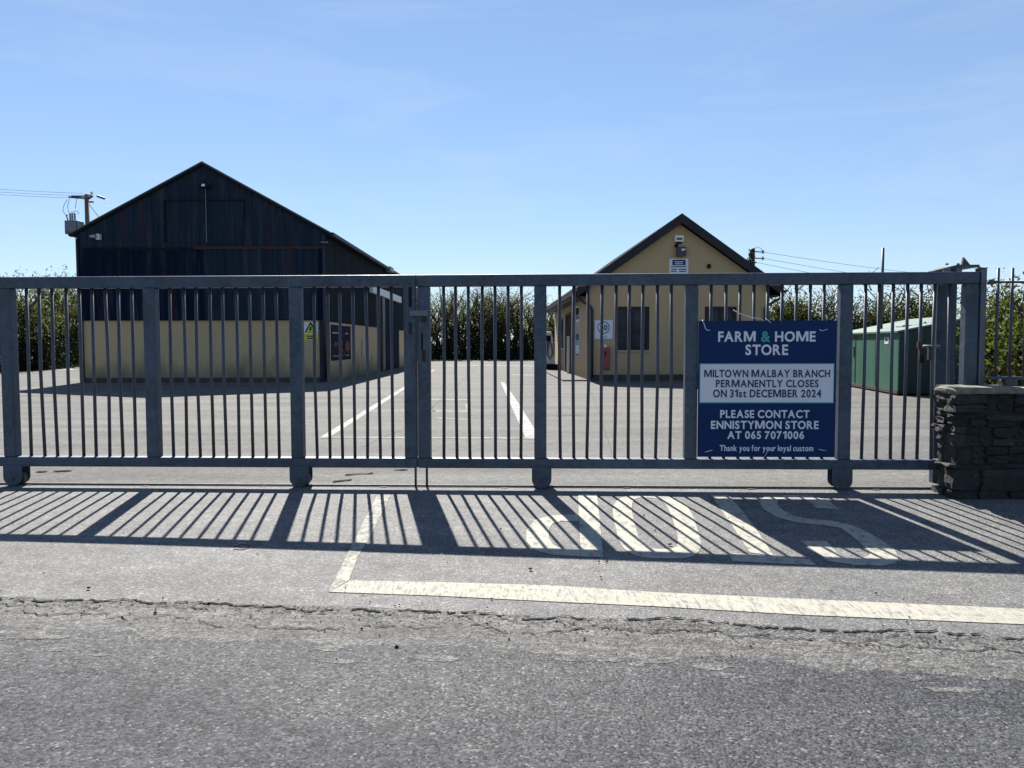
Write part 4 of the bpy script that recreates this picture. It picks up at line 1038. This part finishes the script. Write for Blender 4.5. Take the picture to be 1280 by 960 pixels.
# ------------------------------------------------------------------ utility poles and wires
YU = 50.; p = P(108.2, 243, YU)
t = thing('utility_pole', 'wooden power pole with grey transformer behind the left corner of the shed', 'utility pole', (p.x, YU, 0))
X, Z = p.x, p.z
U = YU / FPX
MB().tube([(X, YU, 0), (X, YU, Z)], [.19, .135], 12).build('pole', M['wood'], t, smooth=True)
MB().box(X - 17*U, X - .1, YU - .2, YU - .1, Z - 3.5*U, Z - 1.9*U).build('crossarm', M['dark_steel'], t)
MB().tube([(X - 17*U, YU - .5, Z - 5*U), (X, YU - .3, Z - 5.8*U)], .06, 6).build('crossarm', M['dark_steel'], t)
MB().tube([(X + .1, YU, Z - 5.2*U), (X + 9*U, YU - .2, Z - 3*U)], .07, 6).build('crossarm', M['dark_steel'], t)
MB().tube([(X + .1, YU, Z - 1.3*U), (X + 7*U, YU, Z - 1.5*U)], .05, 6).build('crossarm', M['dark_steel'], t)
MB().tube([(X + 8.2*U, YU - .2, Z - 3*U), (X + 8.2*U, YU - .2, Z + 2.2*U)], [.05, .09], 8).build('insulator', M['white'], t)
MB().tube([(X + 13*U, YU, Z - 2*U), (X + 22*U, YU, Z - 5.2*U)], .075, 8).build('insulator', M['dark_steel'], t)
tx0, tx1, tz0, tz1 = X - 18.3*U, X - 2*U, Z - 51*U, Z - 34.5*U
tr = MB().box(tx0, tx1, YU - .95, YU - .2, tz0, tz1).build('transformer', M['transformer'], t, bevel=.04)
MB().box(tx0 + .08, tx1 - .08, YU - 1.03, YU - .951, tz0 + .12, tz1 - .12).build('radiator', M['transformer'], tr, bevel=.02)
for k, q_ in enumerate((-15.2, -12.2, -8.8)):
    zz = [tz1 + i * .045 for i in range(12)]
    MB().tube([(X + q_*U - .02*k, YU - .55, z_) for z_ in zz], [.075 if i % 2 else .045 for i in range(12)], 8).build('bushing', M['ceramic'], tr)
MB().tube([(tx0 + .05, YU - .6, tz1), (tx0 - .06, YU - .6, tz1 + 8*U)], .045, 8).build('surge_arrester', M['ceramic'], tr)
def sag(a, b, s, n=14): return [Vector(a).lerp(Vector(b), i/n) - Vector((0, 0, 4*s*(i/n)*(1-i/n))) for i in range(n+1)]
for pts in ([(-18.5,-7.5), (-23,-15), (-24.5,-21), (-22,-26), (-17.8,-27.5)], [(-15.8,-7), (-18.5,-16), (-18,-22), (-16,-26.5)], [(-7,-6), (-8.5,-14), (-9,-19)], [(-15.2,-24.5), (-13.5,-22), (-12.2,-24.5)], [(-12.2,-24.5), (-9.5,-21.5), (-6,-23), (-5,-26)]):
    MB().tube([(X + a*U, YU - .5, Z + b_*U) for a, b_ in pts], .018, 4).build('jumper_lead', M['wire'], t)
MB().tube([(X + 2.5*U, YU, Z - 12*U), (X + 14*U, YU + .5, Z - 33*U)], .02, 4).build('stay_wire', M['wire'], t)
MB().box(X + 3*U, X + 8*U, YU - .1, YU + .1, Z - 10*U, Z - 8.6*U).build('bracket', M['dark_steel'], t)
gw = 'overhead wires'
def wirething(a, b, s, label, rad=.010):
    mb = MB().tube(sag(a, b, s), rad, 4); o = thing('power_line', label, 'wire', a, 0, gw); mb.build('conductor', M['wire'], o)
for k, (q0, dz, lab) in enumerate((((-2, .5), .5, 'topmost of three wires running left from the transformer pole'), ((-15, -2), -.2, 'middle of three wires running left from the transformer pole'), ((-17, -5), -.45, 'lowest of three wires running left from the transformer pole'))):
    a = (X + q0[0]*U, YU - .2, Z + q0[1]*U); e = P(-220, 214 + k * 3.5, 60)
    wirething(a, e, .25, lab)
a = (X + 22*U, YU, Z - 5.2*U); wirething(a, P(330, 290, 70), .3, 'wire running right from the transformer pole over the shed roof')
a = (X + 8*U, YU, Z - 9.5*U); wirething(a, P(330, 300, 70), .3, 'lower wire dropping from the transformer pole behind the shed roof', .012)

Y2 = 46.; p = P(941.5, 310.5, Y2); X, Z = p.x, p.z; U = Y2 / FPX
t = thing('utility_pole', 'ivy clad power pole rising behind the right slope of the store roof', 'utility pole', (X, Y2, 0))
MB().tube([(X, Y2, 0), (X, Y2, Z)], [.16, .105], 10).build('pole', M['wood'], t, smooth=True)
g = np.random.default_rng(77); n = 2600; u = g.uniform(0, 1, n)
pts = np.stack([X - .08 - (1-u)*.45*np.abs(g.normal(size=n)) + g.normal(size=n)*.06, Y2 + g.normal(size=n)*(.1 + .25*(1-u)), 2.5 + u*(Z-2.55)], 1) - np.array([X, Y2, 0])
leaf_cloud('ivy', pts, .11, M['leaf_dark'], t, 78)
for dz in (-4, -12): 
    MB().tube([(X + .08, Y2, Z + dz*U), (X + 13*U, Y2 - .15, Z + (dz-1)*U)], .035, 6).build('crossarm', M['dark_steel'], t)
    MB().tube([(X + 11*U, Y2 - .15, Z + (dz-3)*U), (X + 11*U, Y2 - .15, Z + (dz+1.5)*U)], .05, 6).build('insulator', M['ceramic'], t)
MB().tube([(X + 1.5*U, Y2, Z), (X + 6*U, Y2, Z + 2*U), (X + 10*U, Y2, Z - .5*U), (X + 11.5*U, Y2, Z - 5*U)], .015, 4).build('jumper_lead', M['wire'], t)
MB().tube([(X, Y2, Z - 17.5*U), (X + 4*U, Y2, Z - 17.5*U)], .05, 6).build('bracket', M['dark_steel'], t)
for k, (q0, e, lab) in enumerate((((13, -5), (1330, 356), 'topmost of three wires running right from the ivy clad pole'), ((12, -12.5), (1330, 372), 'middle of three wires running right from the ivy clad pole'), ((3, -17.5), (1330, 386), 'lowest of three wires running right from the ivy clad pole'))):
    wirething((X + q0[0]*U, Y2 - .1, Z + q0[1]*U), P(e[0], e[1], 60), .3, lab, .011)
